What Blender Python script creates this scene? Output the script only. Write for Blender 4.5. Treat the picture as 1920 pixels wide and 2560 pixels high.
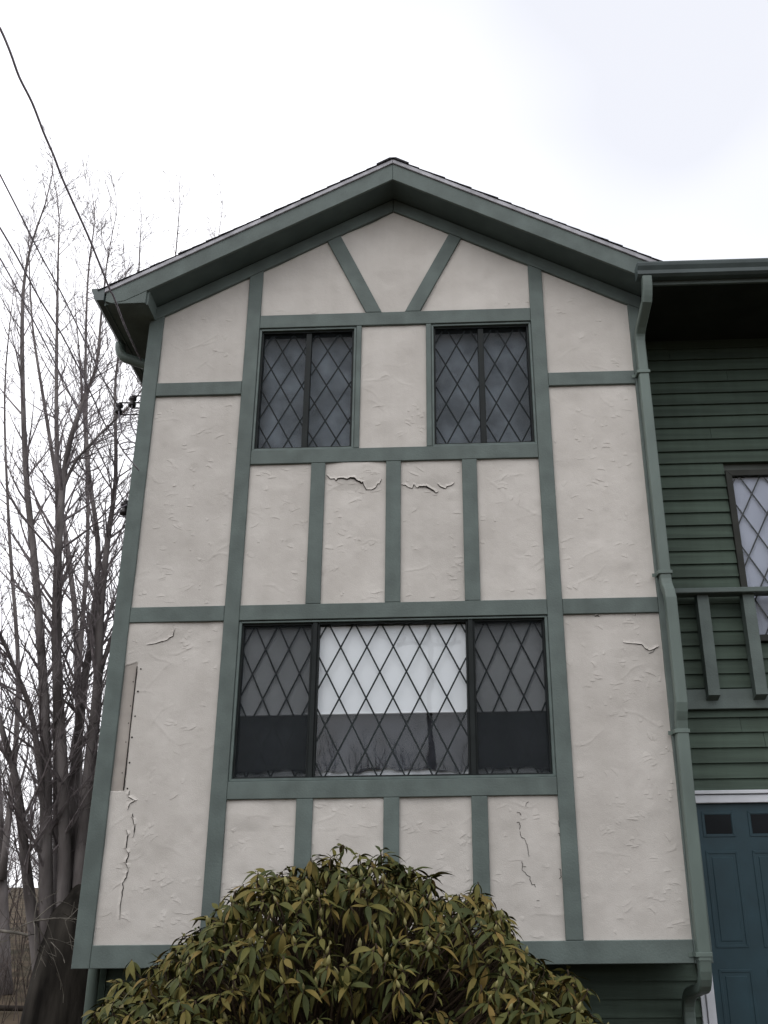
import bpy, math, random
import numpy as np
from mathutils import Vector, Matrix, noise as mnoise

random.seed(7); rng = np.random.default_rng(7)
scene = bpy.context.scene
for o in list(bpy.data.objects): bpy.data.objects.remove(o)
col = scene.collection
R = math.radians

# ------------------------------------------------------------------ camera
CAM = Vector((0.27324, -7.16110, 1.6)); FOC = 2340.0          # focal length in pixels of a 1920 x 2560 picture
PITCH, YAW, ROLL = 0.3830288, -0.0394007, 0.0111841
SHEAR = 0.0211810                                             # the old house has settled a little: its level lines rise to the right
fw = Vector((math.sin(YAW)*math.cos(PITCH), math.cos(YAW)*math.cos(PITCH), math.sin(PITCH)))
rt = Vector((math.cos(YAW), -math.sin(YAW), 0)); up = rt.cross(fw)
RT = rt*math.cos(ROLL) + up*math.sin(ROLL); UP = -rt*math.sin(ROLL) + up*math.cos(ROLL)
cd = bpy.data.cameras.new('camera'); cam = bpy.data.objects.new('camera', cd); col.objects.link(cam)
cd.sensor_fit = 'VERTICAL'; cd.sensor_height = 24.0; cd.lens = 24.0*FOC/2560.0
cd.clip_start = 0.05; cd.clip_end = 2000
m = Matrix((RT, UP, -fw)).transposed().to_4x4(); m.translation = CAM; cam.matrix_world = m
scene.camera = cam
def at(px, py, Y):                                            # point of the world on plane y = Y seen at a picture pixel
    d = fw*FOC + RT*(px-960) - UP*(py-1280)
    return CAM + d*((Y-CAM.y)/d.y)
def atd(u, v, Y): return at(u*1.15732, v*1.15732, Y)

# ------------------------------------------------------------------ world, sun, exposure
SUN_EL, SUN_AZ = R(52), R(-150)                               # high, from behind the camera's left
w = bpy.data.worlds.new('World'); scene.world = w; w.use_nodes = True
nt = w.node_tree; nt.nodes.clear()
N = lambda t: nt.nodes.new(t)
out = N('ShaderNodeOutputWorld'); bg = N('ShaderNodeBackground'); bg.inputs['Strength'].default_value = 0.1
sky = N('ShaderNodeTexSky'); sky.sky_type = 'NISHITA'; sky.sun_disc = False
sky.sun_elevation = SUN_EL; sky.sun_rotation = SUN_AZ; sky.air_density = 1.0; sky.dust_density = 2.0
tc = N('ShaderNodeTexCoord'); mp = N('ShaderNodeMapping'); mp.inputs['Location'].default_value = (5.143, 3.86, 5.203); mp.inputs['Rotation'].default_value = (0, 0, R(68)); mp.inputs['Scale'].default_value = (1.0, 1.0, 1.6)
nz = N('ShaderNodeTexNoise'); nz.inputs['Scale'].default_value = 1.1; nz.inputs['Detail'].default_value = 3; nz.inputs['Roughness'].default_value = 0.45
rp = N('ShaderNodeMapRange'); rp.inputs['From Min'].default_value = 0.36; rp.inputs['From Max'].default_value = 0.60
rp.inputs['To Min'].default_value = 0.55; rp.inputs['To Max'].default_value = 0.97
mx = N('ShaderNodeMix'); mx.data_type = 'RGBA'; mx.inputs['B'].default_value = (15.4, 15.4, 16.0, 1)
nt.links.new(tc.outputs['Generated'], mp.inputs['Vector']); nt.links.new(mp.outputs['Vector'], nz.inputs['Vector'])
nt.links.new(nz.outputs['Fac'], rp.inputs['Value']); nt.links.new(rp.outputs['Result'], mx.inputs['Factor'])
nt.links.new(sky.outputs['Color'], mx.inputs['A']); nt.links.new(mx.outputs['Result'], bg.inputs['Color'])
nt.links.new(bg.outputs['Background'], out.inputs['Surface'])
sl = bpy.data.lights.new('sun', 'SUN'); sl.energy = 0.6; sl.angle = R(35); sl.color = (1.0, 0.96, 0.9)
so = bpy.data.objects.new('sun', sl); col.objects.link(so)
sd = Vector((math.sin(SUN_AZ)*math.cos(SUN_EL), math.cos(SUN_AZ)*math.cos(SUN_EL), math.sin(SUN_EL)))
so.rotation_euler = sd.to_track_quat('Z', 'Y').to_euler()
vs = scene.view_settings; vs.view_transform = 'Standard'; vs.look = 'None'; vs.gamma = 1; vs.exposure = 0.0
vs.use_curve_mapping = False
scene.render.engine = 'CYCLES'
scene.cycles.max_bounces = 8; scene.cycles.transparent_max_bounces = 12

# ------------------------------------------------------------------ materials
def mat(name, colr, rough=0.6, var=0.12, scale=6.0, bump=0.0, bscale=60.0, stretch=(1, 1, 1), spec=0.4, colr2=None, detail=5, rand=0.0, lo=0.35, hi=0.68):
    M = bpy.data.materials.new(name); M.use_nodes = True; t = M.node_tree
    b = t.nodes['Principled BSDF']; b.inputs['Roughness'].default_value = rough; b.inputs['Specular IOR Level'].default_value = spec
    c = t.nodes.new('ShaderNodeTexCoord'); mp = t.nodes.new('ShaderNodeMapping'); mp.inputs['Scale'].default_value = stretch
    t.links.new(c.outputs['Object'], mp.inputs['Vector'])
    n = t.nodes.new('ShaderNodeTexNoise'); n.inputs['Scale'].default_value = scale; n.inputs['Detail'].default_value = detail
    t.links.new(mp.outputs['Vector'], n.inputs['Vector'])
    r = t.nodes.new('ShaderNodeMapRange'); r.inputs['From Min'].default_value = lo; r.inputs['From Max'].default_value = hi
    t.links.new(n.outputs['Fac'], r.inputs['Value'])
    x = t.nodes.new('ShaderNodeMix'); x.data_type = 'RGBA'
    c2 = colr2 if colr2 else tuple(max(0, v*(1-2*var)) for v in colr)
    c1 = colr if colr2 else tuple(v*(1+var) for v in colr)
    x.inputs['A'].default_value = (*c2, 1); x.inputs['B'].default_value = (*c1, 1)
    t.links.new(r.outputs['Result'], x.inputs['Factor'])
    last = x.outputs['Result']
    if rand:
        oi = t.nodes.new('ShaderNodeObjectInfo'); hs = t.nodes.new('ShaderNodeHueSaturation')
        rr = t.nodes.new('ShaderNodeMapRange'); rr.inputs['To Min'].default_value = 1-rand; rr.inputs['To Max'].default_value = 1+rand
        t.links.new(oi.outputs['Random'], rr.inputs['Value']); t.links.new(rr.outputs['Result'], hs.inputs['Value'])
        t.links.new(last, hs.inputs['Color']); last = hs.outputs['Color']
    t.links.new(last, b.inputs['Base Color'])
    if bump:
        n2 = t.nodes.new('ShaderNodeTexNoise'); n2.inputs['Scale'].default_value = bscale; n2.inputs['Detail'].default_value = 4
        t.links.new(mp.outputs['Vector'], n2.inputs['Vector'])
        bp = t.nodes.new('ShaderNodeBump'); bp.inputs['Strength'].default_value = bump; bp.inputs['Distance'].default_value = 0.01
        t.links.new(n2.outputs['Fac'], bp.inputs['Height']); t.links.new(bp.outputs['Normal'], b.inputs['Normal'])
    return M

STUCCO = mat('stucco', (0.618, 0.590, 0.550), 0.9, colr2=(0.525, 0.497, 0.460), scale=2.2, bump=0.25, bscale=170, spec=0.15, detail=8, rand=0.055, lo=0.3, hi=0.7)
def stain(M, amt):                                            # faint rain-washed streaks in the coat's own colour
    t = M.node_tree; b = t.nodes['Principled BSDF']; src = b.inputs['Base Color'].links[0].from_socket
    c = t.nodes.new('ShaderNodeTexCoord'); mp = t.nodes.new('ShaderNodeMapping'); mp.inputs['Scale'].default_value = (9, 1, .7)
    n = t.nodes.new('ShaderNodeTexNoise'); n.inputs['Scale'].default_value = 1.0; n.inputs['Detail'].default_value = 6
    r = t.nodes.new('ShaderNodeMapRange'); r.inputs['From Min'].default_value = .42; r.inputs['From Max'].default_value = .72; r.inputs['To Max'].default_value = amt
    x = t.nodes.new('ShaderNodeMix'); x.data_type = 'RGBA'; x.blend_type = 'MULTIPLY'; x.inputs['B'].default_value = (.55, .53, .48, 1)
    t.links.new(c.outputs['Object'], mp.inputs['Vector']); t.links.new(mp.outputs['Vector'], n.inputs['Vector']); t.links.new(n.outputs['Fac'], r.inputs['Value'])
    t.links.new(r.outputs['Result'], x.inputs['Factor']); t.links.new(src, x.inputs['A']); t.links.new(x.outputs['Result'], b.inputs['Base Color'])
stain(STUCCO, .09)
BARE = mat('bare_sheathing', (0.40, 0.368, 0.335), 0.9, 0.08, 5, 0.1, 120, spec=0.1)
CRACK = mat('painted_gap_shade', (0.045, 0.04, 0.037), 1.0, 0.2, 40, spec=0.05)
TRIM = mat('green_grey_trim_paint', (0.116, 0.147, 0.137), 0.62, 0.10, 4.5, 0.2, 70, (1, 1, 1), 0.35, rand=0.06, detail=8)
TRIMD = mat('green_grey_trim_shaded', (0.080, 0.108, 0.104), 0.7, 0.08, 4, 0.1, 80, spec=0.25)  # darker copy of the trim colour, soffit shade painted in
DRIP = mat('weathered_drip_edge', (0.42, 0.42, 0.45), 0.5, 0.15, 9, 0.05, 60, spec=0.4)
SHING = mat('asphalt_shingle', (0.06, 0.06, 0.066), 0.95, 0.25, 30, 0.6, 160, spec=0.1, rand=0.2)
CLAP = mat('green_clapboard_paint', (0.068, 0.098, 0.076), 0.7, 0.13, 3, 0.18, 40, (0.3, 1, 6), 0.25, rand=0.07)
GUTT = mat('gutter_paint', (0.072, 0.096, 0.096), 0.45, 0.10, 5, spec=0.45)
DOWN = mat('downspout_paint', (0.120, 0.158, 0.140), 0.45, 0.10, 4, 0.04, 30, (1, 1, .4), spec=0.45)
WINF = mat('dark_bronze_window_frame', (0.014, 0.018, 0.018), 0.55, 0.12, 8, spec=0.2)
WINFL = mat('grey_green_window_frame', (0.10, 0.135, 0.125), 0.5, 0.12, 8, spec=0.5)
LATT = mat('dark_lattice', (0.010, 0.016, 0.018), 0.7, 0.1, 8)
SHADE = mat('white_roller_shade', (0.76, 0.79, 0.82), 0.9, 0.01, 3, spec=0.1)
SIDESH = mat('side_shade', (0.86, 0.88, 0.88), 0.9, 0.02, 3, spec=0.1)
DARKC = mat('dark_curtain', (0.045, 0.050, 0.062), 0.95, 0.25, 5, 0.2, 25, spec=0.05)
UPC = mat('slate_curtain', (0.19, 0.22, 0.255), 0.9, 0.18, 5, 0.3, 14, spec=0.1)
WCURT = mat('pale_curtain', (0.40, 0.43, 0.52), 0.9, 0.06, 3, spec=0.1)
stain(CLAP, .3); stain(TRIM, .18)
WHITE = mat('white_door_trim', (0.62, 0.64, 0.68), 0.55, 0.05, 6, spec=0.4)
WSOFF = mat('shade_darkened_soffit', (0.028, 0.034, 0.030), 0.8, 0.1, 4, spec=0.1)  # deep shade under the wing eave put into the colour
WINFD = mat('dark_brown_window_frame', (0.030, 0.032, 0.027), 0.6, 0.12, 8, spec=0.25)
BARKD = mat('shade_darkened_bark', (0.050, 0.045, 0.039), 0.95, 0.3, 5, 0.9, 22, (1, 1, 0.25), 0.05, colr2=(0.010, 0.009, 0.008), detail=8)  # bark darkened for the trunk base, its shade painted in
DOORM = mat('teal_door_paint', (0.020, 0.050, 0.064), 0.5, 0.08, 5, 0.05, 60, spec=0.4)
LITE = mat('dark_door_glass', (0.010, 0.012, 0.014), 0.5, 0.1, 5, spec=0.12)
INNER = mat('house_core', (0.10, 0.11, 0.10), 0.9, 0.1, 2, spec=0.1)
CABLE = mat('cable_rubber', (0.28, 0.26, 0.30), 0.6, 0.15, 20, spec=0.3)
CERAM = mat('insulator_glaze', (0.03, 0.025, 0.028), 0.3, 0.2, 20, spec=0.5)
BARK = mat('grey_bark', (0.225, 0.205, 0.200), 0.95, 0.25, 5, 0.8, 30, (1, 1, 0.25), 0.1, colr2=(0.075, 0.066, 0.064), detail=9)
TWIG = mat('twig_bark', (0.235, 0.208, 0.212), 0.95, 0.2, 10, spec=0.1)
PALET = mat('pale_dead_twig', (0.17, 0.157, 0.135), 0.9, 0.2, 10, spec=0.1)
BRUSH = mat('brush_stems', (0.10, 0.082, 0.074), 0.95, 0.25, 3, spec=0.1)
GROUND = mat('leaf_litter_ground', (0.115, 0.085, 0.060), 0.97, 0.3, 1.3, 1.0, 14, (1, 1, 1), 0.05, colr2=(0.042, 0.038, 0.025), detail=10)
POLE = mat('pole_wood', (0.10, 0.08, 0.065), 0.9, 0.2, 6, 0.3, 30, (1, 1, .1), 0.1)
STEM = mat('rhododendron_stem', (0.075, 0.055, 0.038), 0.9, 0.2, 12, spec=0.1)
BUD = mat('flower_bud', (0.24, 0.22, 0.09), 0.6, 0.15, 30, spec=0.3, rand=0.25)
FENCE = mat('fence_rail_wood', (0.05, 0.042, 0.036), 0.9, 0.2, 6, spec=0.1)

def leaf_mat():
    M = bpy.data.materials.new('rhododendron_leaf'); M.use_nodes = True; t = M.node_tree
    b = t.nodes['Principled BSDF']; b.inputs['Roughness'].default_value = 0.62; b.inputs['Specular IOR Level'].default_value = 0.14
    oi = t.nodes.new('ShaderNodeObjectInfo'); ge = t.nodes.new('ShaderNodeNewGeometry')
    ad = t.nodes.new('ShaderNodeMath'); ad.operation = 'ADD'; fr = t.nodes.new('ShaderNodeMath'); fr.operation = 'FRACT'
    t.links.new(oi.outputs['Random'], ad.inputs[0]); t.links.new(ge.outputs['Random Per Island'], ad.inputs[1]); t.links.new(ad.outputs[0], fr.inputs[0])
    cr = t.nodes.new('ShaderNodeValToRGB'); e = cr.color_ramp; e.elements[0].position = 0.0; e.elements[0].color = (0.038, 0.048, 0.018, 1)
    e.elements[1].position = 1.0; e.elements[1].color = (0.165, 0.112, 0.034, 1)
    for p, c in ((0.35, (0.064, 0.070, 0.021, 1)), (0.62, (0.098, 0.092, 0.025, 1)), (0.86, (0.130, 0.105, 0.030, 1))):
        q = e.elements.new(p); q.color = c
    t.links.new(fr.outputs[0], cr.inputs['Fac'])
    c = t.nodes.new('ShaderNodeTexCoord'); n = t.nodes.new('ShaderNodeTexNoise'); n.inputs['Scale'].default_value = 18
    t.links.new(c.outputs['Object'], n.inputs['Vector'])
    hs = t.nodes.new('ShaderNodeHueSaturation'); mr = t.nodes.new('ShaderNodeMapRange'); mr.inputs['To Min'].default_value = 0.7; mr.inputs['To Max'].default_value = 1.35
    t.links.new(n.outputs['Fac'], mr.inputs['Value']); t.links.new(mr.outputs['Result'], hs.inputs['Value']); t.links.new(cr.outputs['Color'], hs.inputs['Color'])
    t.links.new(hs.outputs['Color'], b.inputs['Base Color'])
    return M
LEAF = leaf_mat()

def glass_mat(name, gain, tint):
    M = bpy.data.materials.new(name); M.use_nodes = True; t = M.node_tree; t.nodes.clear()
    o = t.nodes.new('ShaderNodeOutputMaterial'); mx = t.nodes.new('ShaderNodeMixShader')
    tr = t.nodes.new('ShaderNodeBsdfTransparent'); tr.inputs['Color'].default_value = (*tint, 1)
    gl = t.nodes.new('ShaderNodeBsdfGlossy'); gl.inputs['Roughness'].default_value = 0.015
    lw = t.nodes.new('ShaderNodeLayerWeight'); lw.inputs['Blend'].default_value = 0.5
    pw = t.nodes.new('ShaderNodeMath'); pw.operation = 'POWER'; pw.inputs[1].default_value = 5.0; t.links.new(lw.outputs['Facing'], pw.inputs[0])
    fr = t.nodes.new('ShaderNodeMath'); fr.operation = 'MULTIPLY_ADD'; fr.inputs[1].default_value = 0.9; fr.inputs[2].default_value = 0.04; t.links.new(pw.outputs[0], fr.inputs[0])
    ml = t.nodes.new('ShaderNodeMath'); ml.operation = 'MULTIPLY'; ml.inputs[1].default_value = gain; ml.use_clamp = True
    c = t.nodes.new('ShaderNodeTexCoord'); n = t.nodes.new('ShaderNodeTexNoise'); n.inputs['Scale'].default_value = 2.2
    bp = t.nodes.new('ShaderNodeBump'); bp.inputs['Strength'].default_value = 0.06; bp.inputs['Distance'].default_value = 0.02
    t.links.new(c.outputs['Object'], n.inputs['Vector']); t.links.new(n.outputs['Fac'], bp.inputs['Height']); t.links.new(bp.outputs['Normal'], gl.inputs['Normal'])
    t.links.new(fr.outputs[0], ml.inputs[0]); t.links.new(ml.outputs[0], mx.inputs['Fac'])
    t.links.new(tr.outputs[0], mx.inputs[1]); t.links.new(gl.outputs[0], mx.inputs[2]); t.links.new(mx.outputs[0], o.inputs['Surface'])
    return M
GLASS = glass_mat('window_glass', 0.36, (0.985, 0.99, 0.99))
GLASSC = glass_mat('picture_pane_glass', 0.85, (0.985, 0.99, 0.99))
def screen_mat(name='insect_screen', lo_=0.32, hi_=0.41):
    M = bpy.data.materials.new(name); M.use_nodes = True; t = M.node_tree; t.nodes.clear()
    o = t.nodes.new('ShaderNodeOutputMaterial'); mx = t.nodes.new('ShaderNodeMixShader')
    tr = t.nodes.new('ShaderNodeBsdfTransparent'); df = t.nodes.new('ShaderNodeBsdfDiffuse'); df.inputs['Color'].default_value = (0.03, 0.035, 0.038, 1)
    c = t.nodes.new('ShaderNodeTexCoord'); n = t.nodes.new('ShaderNodeTexNoise'); n.inputs['Scale'].default_value = 3
    mr = t.nodes.new('ShaderNodeMapRange'); mr.inputs['To Min'].default_value = lo_; mr.inputs['To Max'].default_value = hi_
    t.links.new(c.outputs['Object'], n.inputs['Vector']); t.links.new(n.outputs['Fac'], mr.inputs['Value']); t.links.new(mr.outputs['Result'], mx.inputs['Fac'])
    t.links.new(tr.outputs[0], mx.inputs[1]); t.links.new(df.outputs[0], mx.inputs[2]); t.links.new(mx.outputs[0], o.inputs['Surface'])
    return M
SCREEN = screen_mat(); SCREENU = screen_mat('fine_insect_screen', .06, .17)

# ------------------------------------------------------------------ mesh helpers
class MB:
    def __init__(s): s.v = []; s.f = []
    def add(s, vs, fs):
        b = len(s.v); s.v += [tuple(p) for p in vs]; s.f += [tuple(i+b for i in q) for q in fs]; return s
    def box(s, x0, x1, y0, y1, z0, z1):
        return s.add([(x0, y0, z0), (x1, y0, z0), (x1, y1, z0), (x0, y1, z0), (x0, y0, z1), (x1, y0, z1), (x1, y1, z1), (x0, y1, z1)],
                     [(0, 3, 2, 1), (4, 5, 6, 7), (0, 1, 5, 4), (1, 2, 6, 5), (2, 3, 7, 6), (3, 0, 4, 7)])
    def prism(s, poly, y0, y1):                               # polygon in x, z (counter-clockwise seen from the camera), front y0, back y1
        n = len(poly)
        return s.add([(x, y0, z) for x, z in poly] + [(x, y1, z) for x, z in poly],
                     [tuple(range(n)), tuple(range(2*n-1, n-1, -1))] + [(i, i+n, (i+1) % n+n, (i+1) % n) for i in range(n)])
    def board(s, poly, y0, y1, c=0.004):                      # prism with a small chamfer round its front face
        n = len(poly); cx = sum(p[0] for p in poly)/n; cz = sum(p[1] for p in poly)/n
        ins = []
        for i in range(n):
            p0, p1, p2 = Vector(poly[i-1]), Vector(poly[i]), Vector(poly[(i+1) % n])
            a = (p1-p0).normalized(); b = (p2-p1).normalized()
            n1 = Vector((-a.y, a.x)); n2 = Vector((-b.y, b.x)); k = n1+n2; q = p1 + k*(c/max(0.3, 1+n1.dot(n2)))
            ins.append(q)
        V = [(q.x, y0, q.y) for q in ins] + [(x, y0+c, z) for x, z in poly] + [(x, y1, z) for x, z in poly]
        F = [tuple(range(n))]
        for i in range(n):
            j = (i+1) % n; F += [(i, i+n, j+n, j), (i+n, i+2*n, j+2*n, j+n)]
        F.append(tuple(range(3*n-1, 2*n-1, -1)))
        return s.add(V, F)
    def tube(s, pts, rad, k=6, cap=True):
        pts = [Vector(p) for p in pts]; n = len(pts); V = []; F = []
        t0 = (pts[1]-pts[0]).normalized(); ref = Vector((0.31, 0.87, 0.11)) if abs(t0.z) > .8 else Vector((0, 0, 1))
        u = t0.cross(ref).normalized()
        for i in range(n):
            t = (pts[min(i+1, n-1)]-pts[max(i-1, 0)])
            if t.length < 1e-9: t = t0
            t.normalize(); u = (u - t*u.dot(t)).normalized(); w2 = t.cross(u)
            r = rad[i] if hasattr(rad, '__len__') else rad
            for j in range(k):
                a = 2*math.pi*j/k; V.append(pts[i] + (u*math.cos(a)+w2*math.sin(a))*r)
        for i in range(n-1):
            for j in range(k):
                F.append((i*k+j, i*k+(j+1) % k, (i+1)*k+(j+1) % k, (i+1)*k+j))
        if cap: F += [tuple(range(k-1, -1, -1)), tuple(range((n-1)*k, n*k))]
        return s.add(V, F)
    def sweep(s, pts, w_, d_, scales=None):                   # rectangular pipe with rounded corners along a path in the y-z plane (x is its width axis)
        pts = [Vector(p) for p in pts]; n = len(pts); prof = []
        r = 0.014
        for sx, sy in ((1, 1), (-1, 1), (-1, -1), (1, -1)):
            a0 = {(1, 1): 0, (-1, 1): 90, (-1, -1): 180, (1, -1): 270}[(sx, sy)]
            for a in (0, 30, 60, 90):
                prof.append((sx*(w_/2-r)+r*math.cos(R(a0+a)), sy*(d_/2-r)+r*math.sin(R(a0+a))))
        V = []; F = []; k = len(prof)
        for i in range(n):
            a = (pts[i]-pts[i-1]).normalized() if i else (pts[1]-pts[0]).normalized()
            b = (pts[i+1]-pts[i]).normalized() if i < n-1 else a
            t = (a+b).normalized(); X = Vector((1, 0, 0)); X = (X - t*X.dot(t)).normalized(); Yv = t.cross(X)
            mk = 1/max(0.5, a.dot(t)); sc = scales[i] if scales else 1
            for p, q in prof: V.append(pts[i] + X*p*sc + Yv*q*mk*sc)
        for i in range(n-1):
            for j in range(k): F.append((i*k+j, i*k+(j+1) % k, (i+1)*k+(j+1) % k, (i+1)*k+j))
        F += [tuple(range(k-1, -1, -1)), tuple(range((n-1)*k, n*k))]
        return s.add(V, F)
    def mesh(s, name, shear=False):
        me = bpy.data.meshes.new(name)
        v = [(x, y, z+SHEAR*x) for x, y, z in s.v] if shear else s.v
        me.from_pydata(v, [], s.f); me.update(); return me
def link(name, me, M, parent=None, smooth=False):
    o = bpy.data.objects.new(name, me); col.objects.link(o)
    if M is not None and not me.materials: me.materials.append(M)
    if smooth: me.polygons.foreach_set('use_smooth', [True]*len(me.polygons))
    if parent is not None: o.parent = parent
    return o
def build(mb, name, M, parent=None, smooth=False): return link(name, mb.mesh(name), M, parent, smooth)
def hb(mb, name, M, parent, smooth=False): return link(name, mb.mesh(name, True), M, parent, smooth)   # a piece of the house
def empty(name, loc=(0, 0, 0), parent=None):
    o = bpy.data.objects.new(name, None); o.empty_display_size = 0.2; o.location = loc; col.objects.link(o); o.parent = parent; return o
def tag(o, label=None, cat=None, group=None, kind=None):
    if label: o['label'] = label
    if cat: o['category'] = cat
    if group: o['group'] = group
    if kind: o['kind'] = kind
    return o
def rect(x0, x1, z0, z1): return [(x0, z0), (x1, z0), (x1, z1), (x0, z1)]

# ------------------------------------------------------------------ the ground
g = MB(); n = 60
xs = [math.copysign(abs(t)**2.6, t)*260 for t in np.linspace(-1, 1, n)]
def ground_h(x, y):
    r = math.hypot(x, y)
    h = 0.05*mnoise.noise(Vector((x*.5, y*.5, 0))) if r > 3 else 0
    if y > 9: h += min(1.0, (y-9)*.03)                        # a low bank behind the house
    if y < -26: h += min(12.0, (-26-y)*.20) + 1.5*mnoise.noise(Vector((x*.06, y*.06, 3)))*min(1, (-26-y)/10)   # wooded rise across the road
    return h
g.add([(x, y, ground_h(x, y)) for y in xs for x in xs], [(j*n+i, j*n+i+1, (j+1)*n+i+1, (j+1)*n+i) for j in range(n-1) for i in range(n-1)])
tag(build(g, 'ground', GROUND, smooth=True), kind='structure')

# ------------------------------------------------------------------ the house
house = empty('tudor_house')
tag(house, 'cream stucco gabled house with grey-green half-timber boards and diamond lattice windows', 'house')
X0, X1, X2, X3, X4, X5, X6, X7 = -2.15, -2.022, -1.268, -1.146, 1.283, 1.404, 2.15, 2.272
ZB, ZB1 = 1.108, 1.2556                                       # bottom board
ZS0, ZS1 = 2.224, 2.350                                       # beam under the big window
ZM0, ZM1 = 3.582, 3.707                                       # beam over the big window
ZU0, ZU1 = 4.942, 5.070                                       # beam under the upper windows
ZT0, ZT1 = 6.287, 6.421                                       # beam over the upper windows
ZN0, ZN1 = 5.622, 5.750                                       # short side beams
AX, AZ, SL = 0.048, 7.541, 0.530                              # apex of the frieze's lower edge and the roof's pitch
def fr(x): return AZ - SL*abs(x-AX)                           # lower edge of the frieze board
FRV = 0.137                                                   # its height measured straight up
YB = -0.024                                                   # front of the boards

# --- relief of the stucco, one height map for the whole gable wall (metres)
RES = 0.005; HX0, HZ0 = -2.25, 1.0; HW, HH = int(4.6/RES), int(6.9/RES)
def smooth_noise(cell, amp):
    gx, gz = int(HW*RES/cell)+3, int(HH*RES/cell)+3
    a = rng.standard_normal((gz, gx)); zz = np.arange(HH)*RES/cell; xx = np.arange(HW)*RES/cell
    zi = zz.astype(int); xi = xx.astype(int); fz = (zz-zi); fx = (xx-xi); fz = fz*fz*(3-2*fz); fx = fx*fx*(3-2*fx)
    top = a[zi][:, xi]*(1-fx)+a[zi][:, xi+1]*fx; bot = a[zi+1][:, xi]*(1-fx)+a[zi+1][:, xi+1]*fx
    return amp*(top*(1-fz)[:, None]+bot*fz[:, None])
HM = smooth_noise(.42, .0030)+smooth_noise(.16, .0020)+smooth_noise(.07, .0009)+smooth_noise(.025, .00025)+smooth_noise(.011, .00016)
def stroke(x, z, ang, L, wdt, amp, curv):                     # a trowel lip: the coat swells towards an edge and drops off sharply
    r = L+wdt; i0, i1 = int((x-r-HX0)/RES), int((x+r-HX0)/RES); j0, j1 = int((z-r-HZ0)/RES), int((z+r-HZ0)/RES)
    i0, j0 = max(i0, 0), max(j0, 0); i1, j1 = min(i1, HW), min(j1, HH)
    if i1-i0 < 2 or j1-j0 < 2: return
    xx = HX0+np.arange(i0, i1)*RES-x; zz = HZ0+np.arange(j0, j1)*RES-z; xx, zz = np.meshgrid(xx, zz)
    c, s_ = math.cos(ang), math.sin(ang); t = (xx*c+zz*s_)/L; d = -xx*s_+zz*c - curv*L*t*t - .006*np.sin(t*5+x*40)
    f = np.where((np.abs(t) < 1) & (d > 0) & (d < wdt), amp*(1-t*t)*(1-d/wdt)**1.5, 0)
    HM[j0:j1, i0:i1] = np.maximum(HM[j0:j1, i0:i1], HM[j0:j1, i0:i1]+f)
LIPS = []
for k in range(1450):
    z = 1.2+5.3*random.random()**1.12; x = random.uniform(-2.1, 2.2)
    dens = 0.45+0.75*mnoise.noise(Vector((x*1.1, z*1.1, 5)))+(.25 if z < 5 else 0)
    if random.random() > dens: continue
    a = random.gauss(0, .32) if random.random() < .8 else random.uniform(-1.4, 1.4)
    L_, c_ = random.uniform(.012, .062), random.uniform(-.5, .5)
    for j in range(random.choice([1, 1, 1, 2, 3])):
        LIPS.append((x+random.gauss(0, .03)*(j > 0), z+random.gauss(0, .022)*(j > 0), a+random.gauss(0, .15)*(j > 0), L_*random.uniform(.5, 1), random.uniform(.028, .055), random.uniform(.0010, .0034), c_*.6))
    if k % 3 == 0: stroke(x, z+.004, a, L_*1.1, random.uniform(.02, .04), random.uniform(.0008, .0022), c_)
for k in range(110):                                          # long sweeping trowel ridges
    stroke(random.uniform(-2, 2.1), random.uniform(1.3, 6.2), random.uniform(-.9, .9), random.uniform(.10, .20), .03, random.uniform(.0016, .0034), random.uniform(-.4, .4))
def bulge(x, z, rx, rz, amp):                                 # coat standing off the wall
    xx = (HX0+np.arange(HW)*RES-x)/rx; zz = (HZ0+np.arange(HH)*RES-z)/rz
    i = np.abs(xx) < 1; j = np.abs(zz) < 1
    HM[np.ix_(j, i)] += amp*((1-xx[i]**2)[None, :]*(1-zz[j]**2)[:, None])**1.2
def sample(x, z):
    i = np.clip(((x-HX0)/RES), 0, HW-2); j = np.clip((z-HZ0)/RES, 0, HH-2); ii = i.astype(int); jj = j.astype(int); fi = i-ii; fj = j-jj
    return (HM[jj, ii]*(1-fi)+HM[jj, ii+1]*fi)*(1-fj)+(HM[jj+1, ii]*(1-fi)+HM[jj+1, ii+1]*fi)*fj

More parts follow.
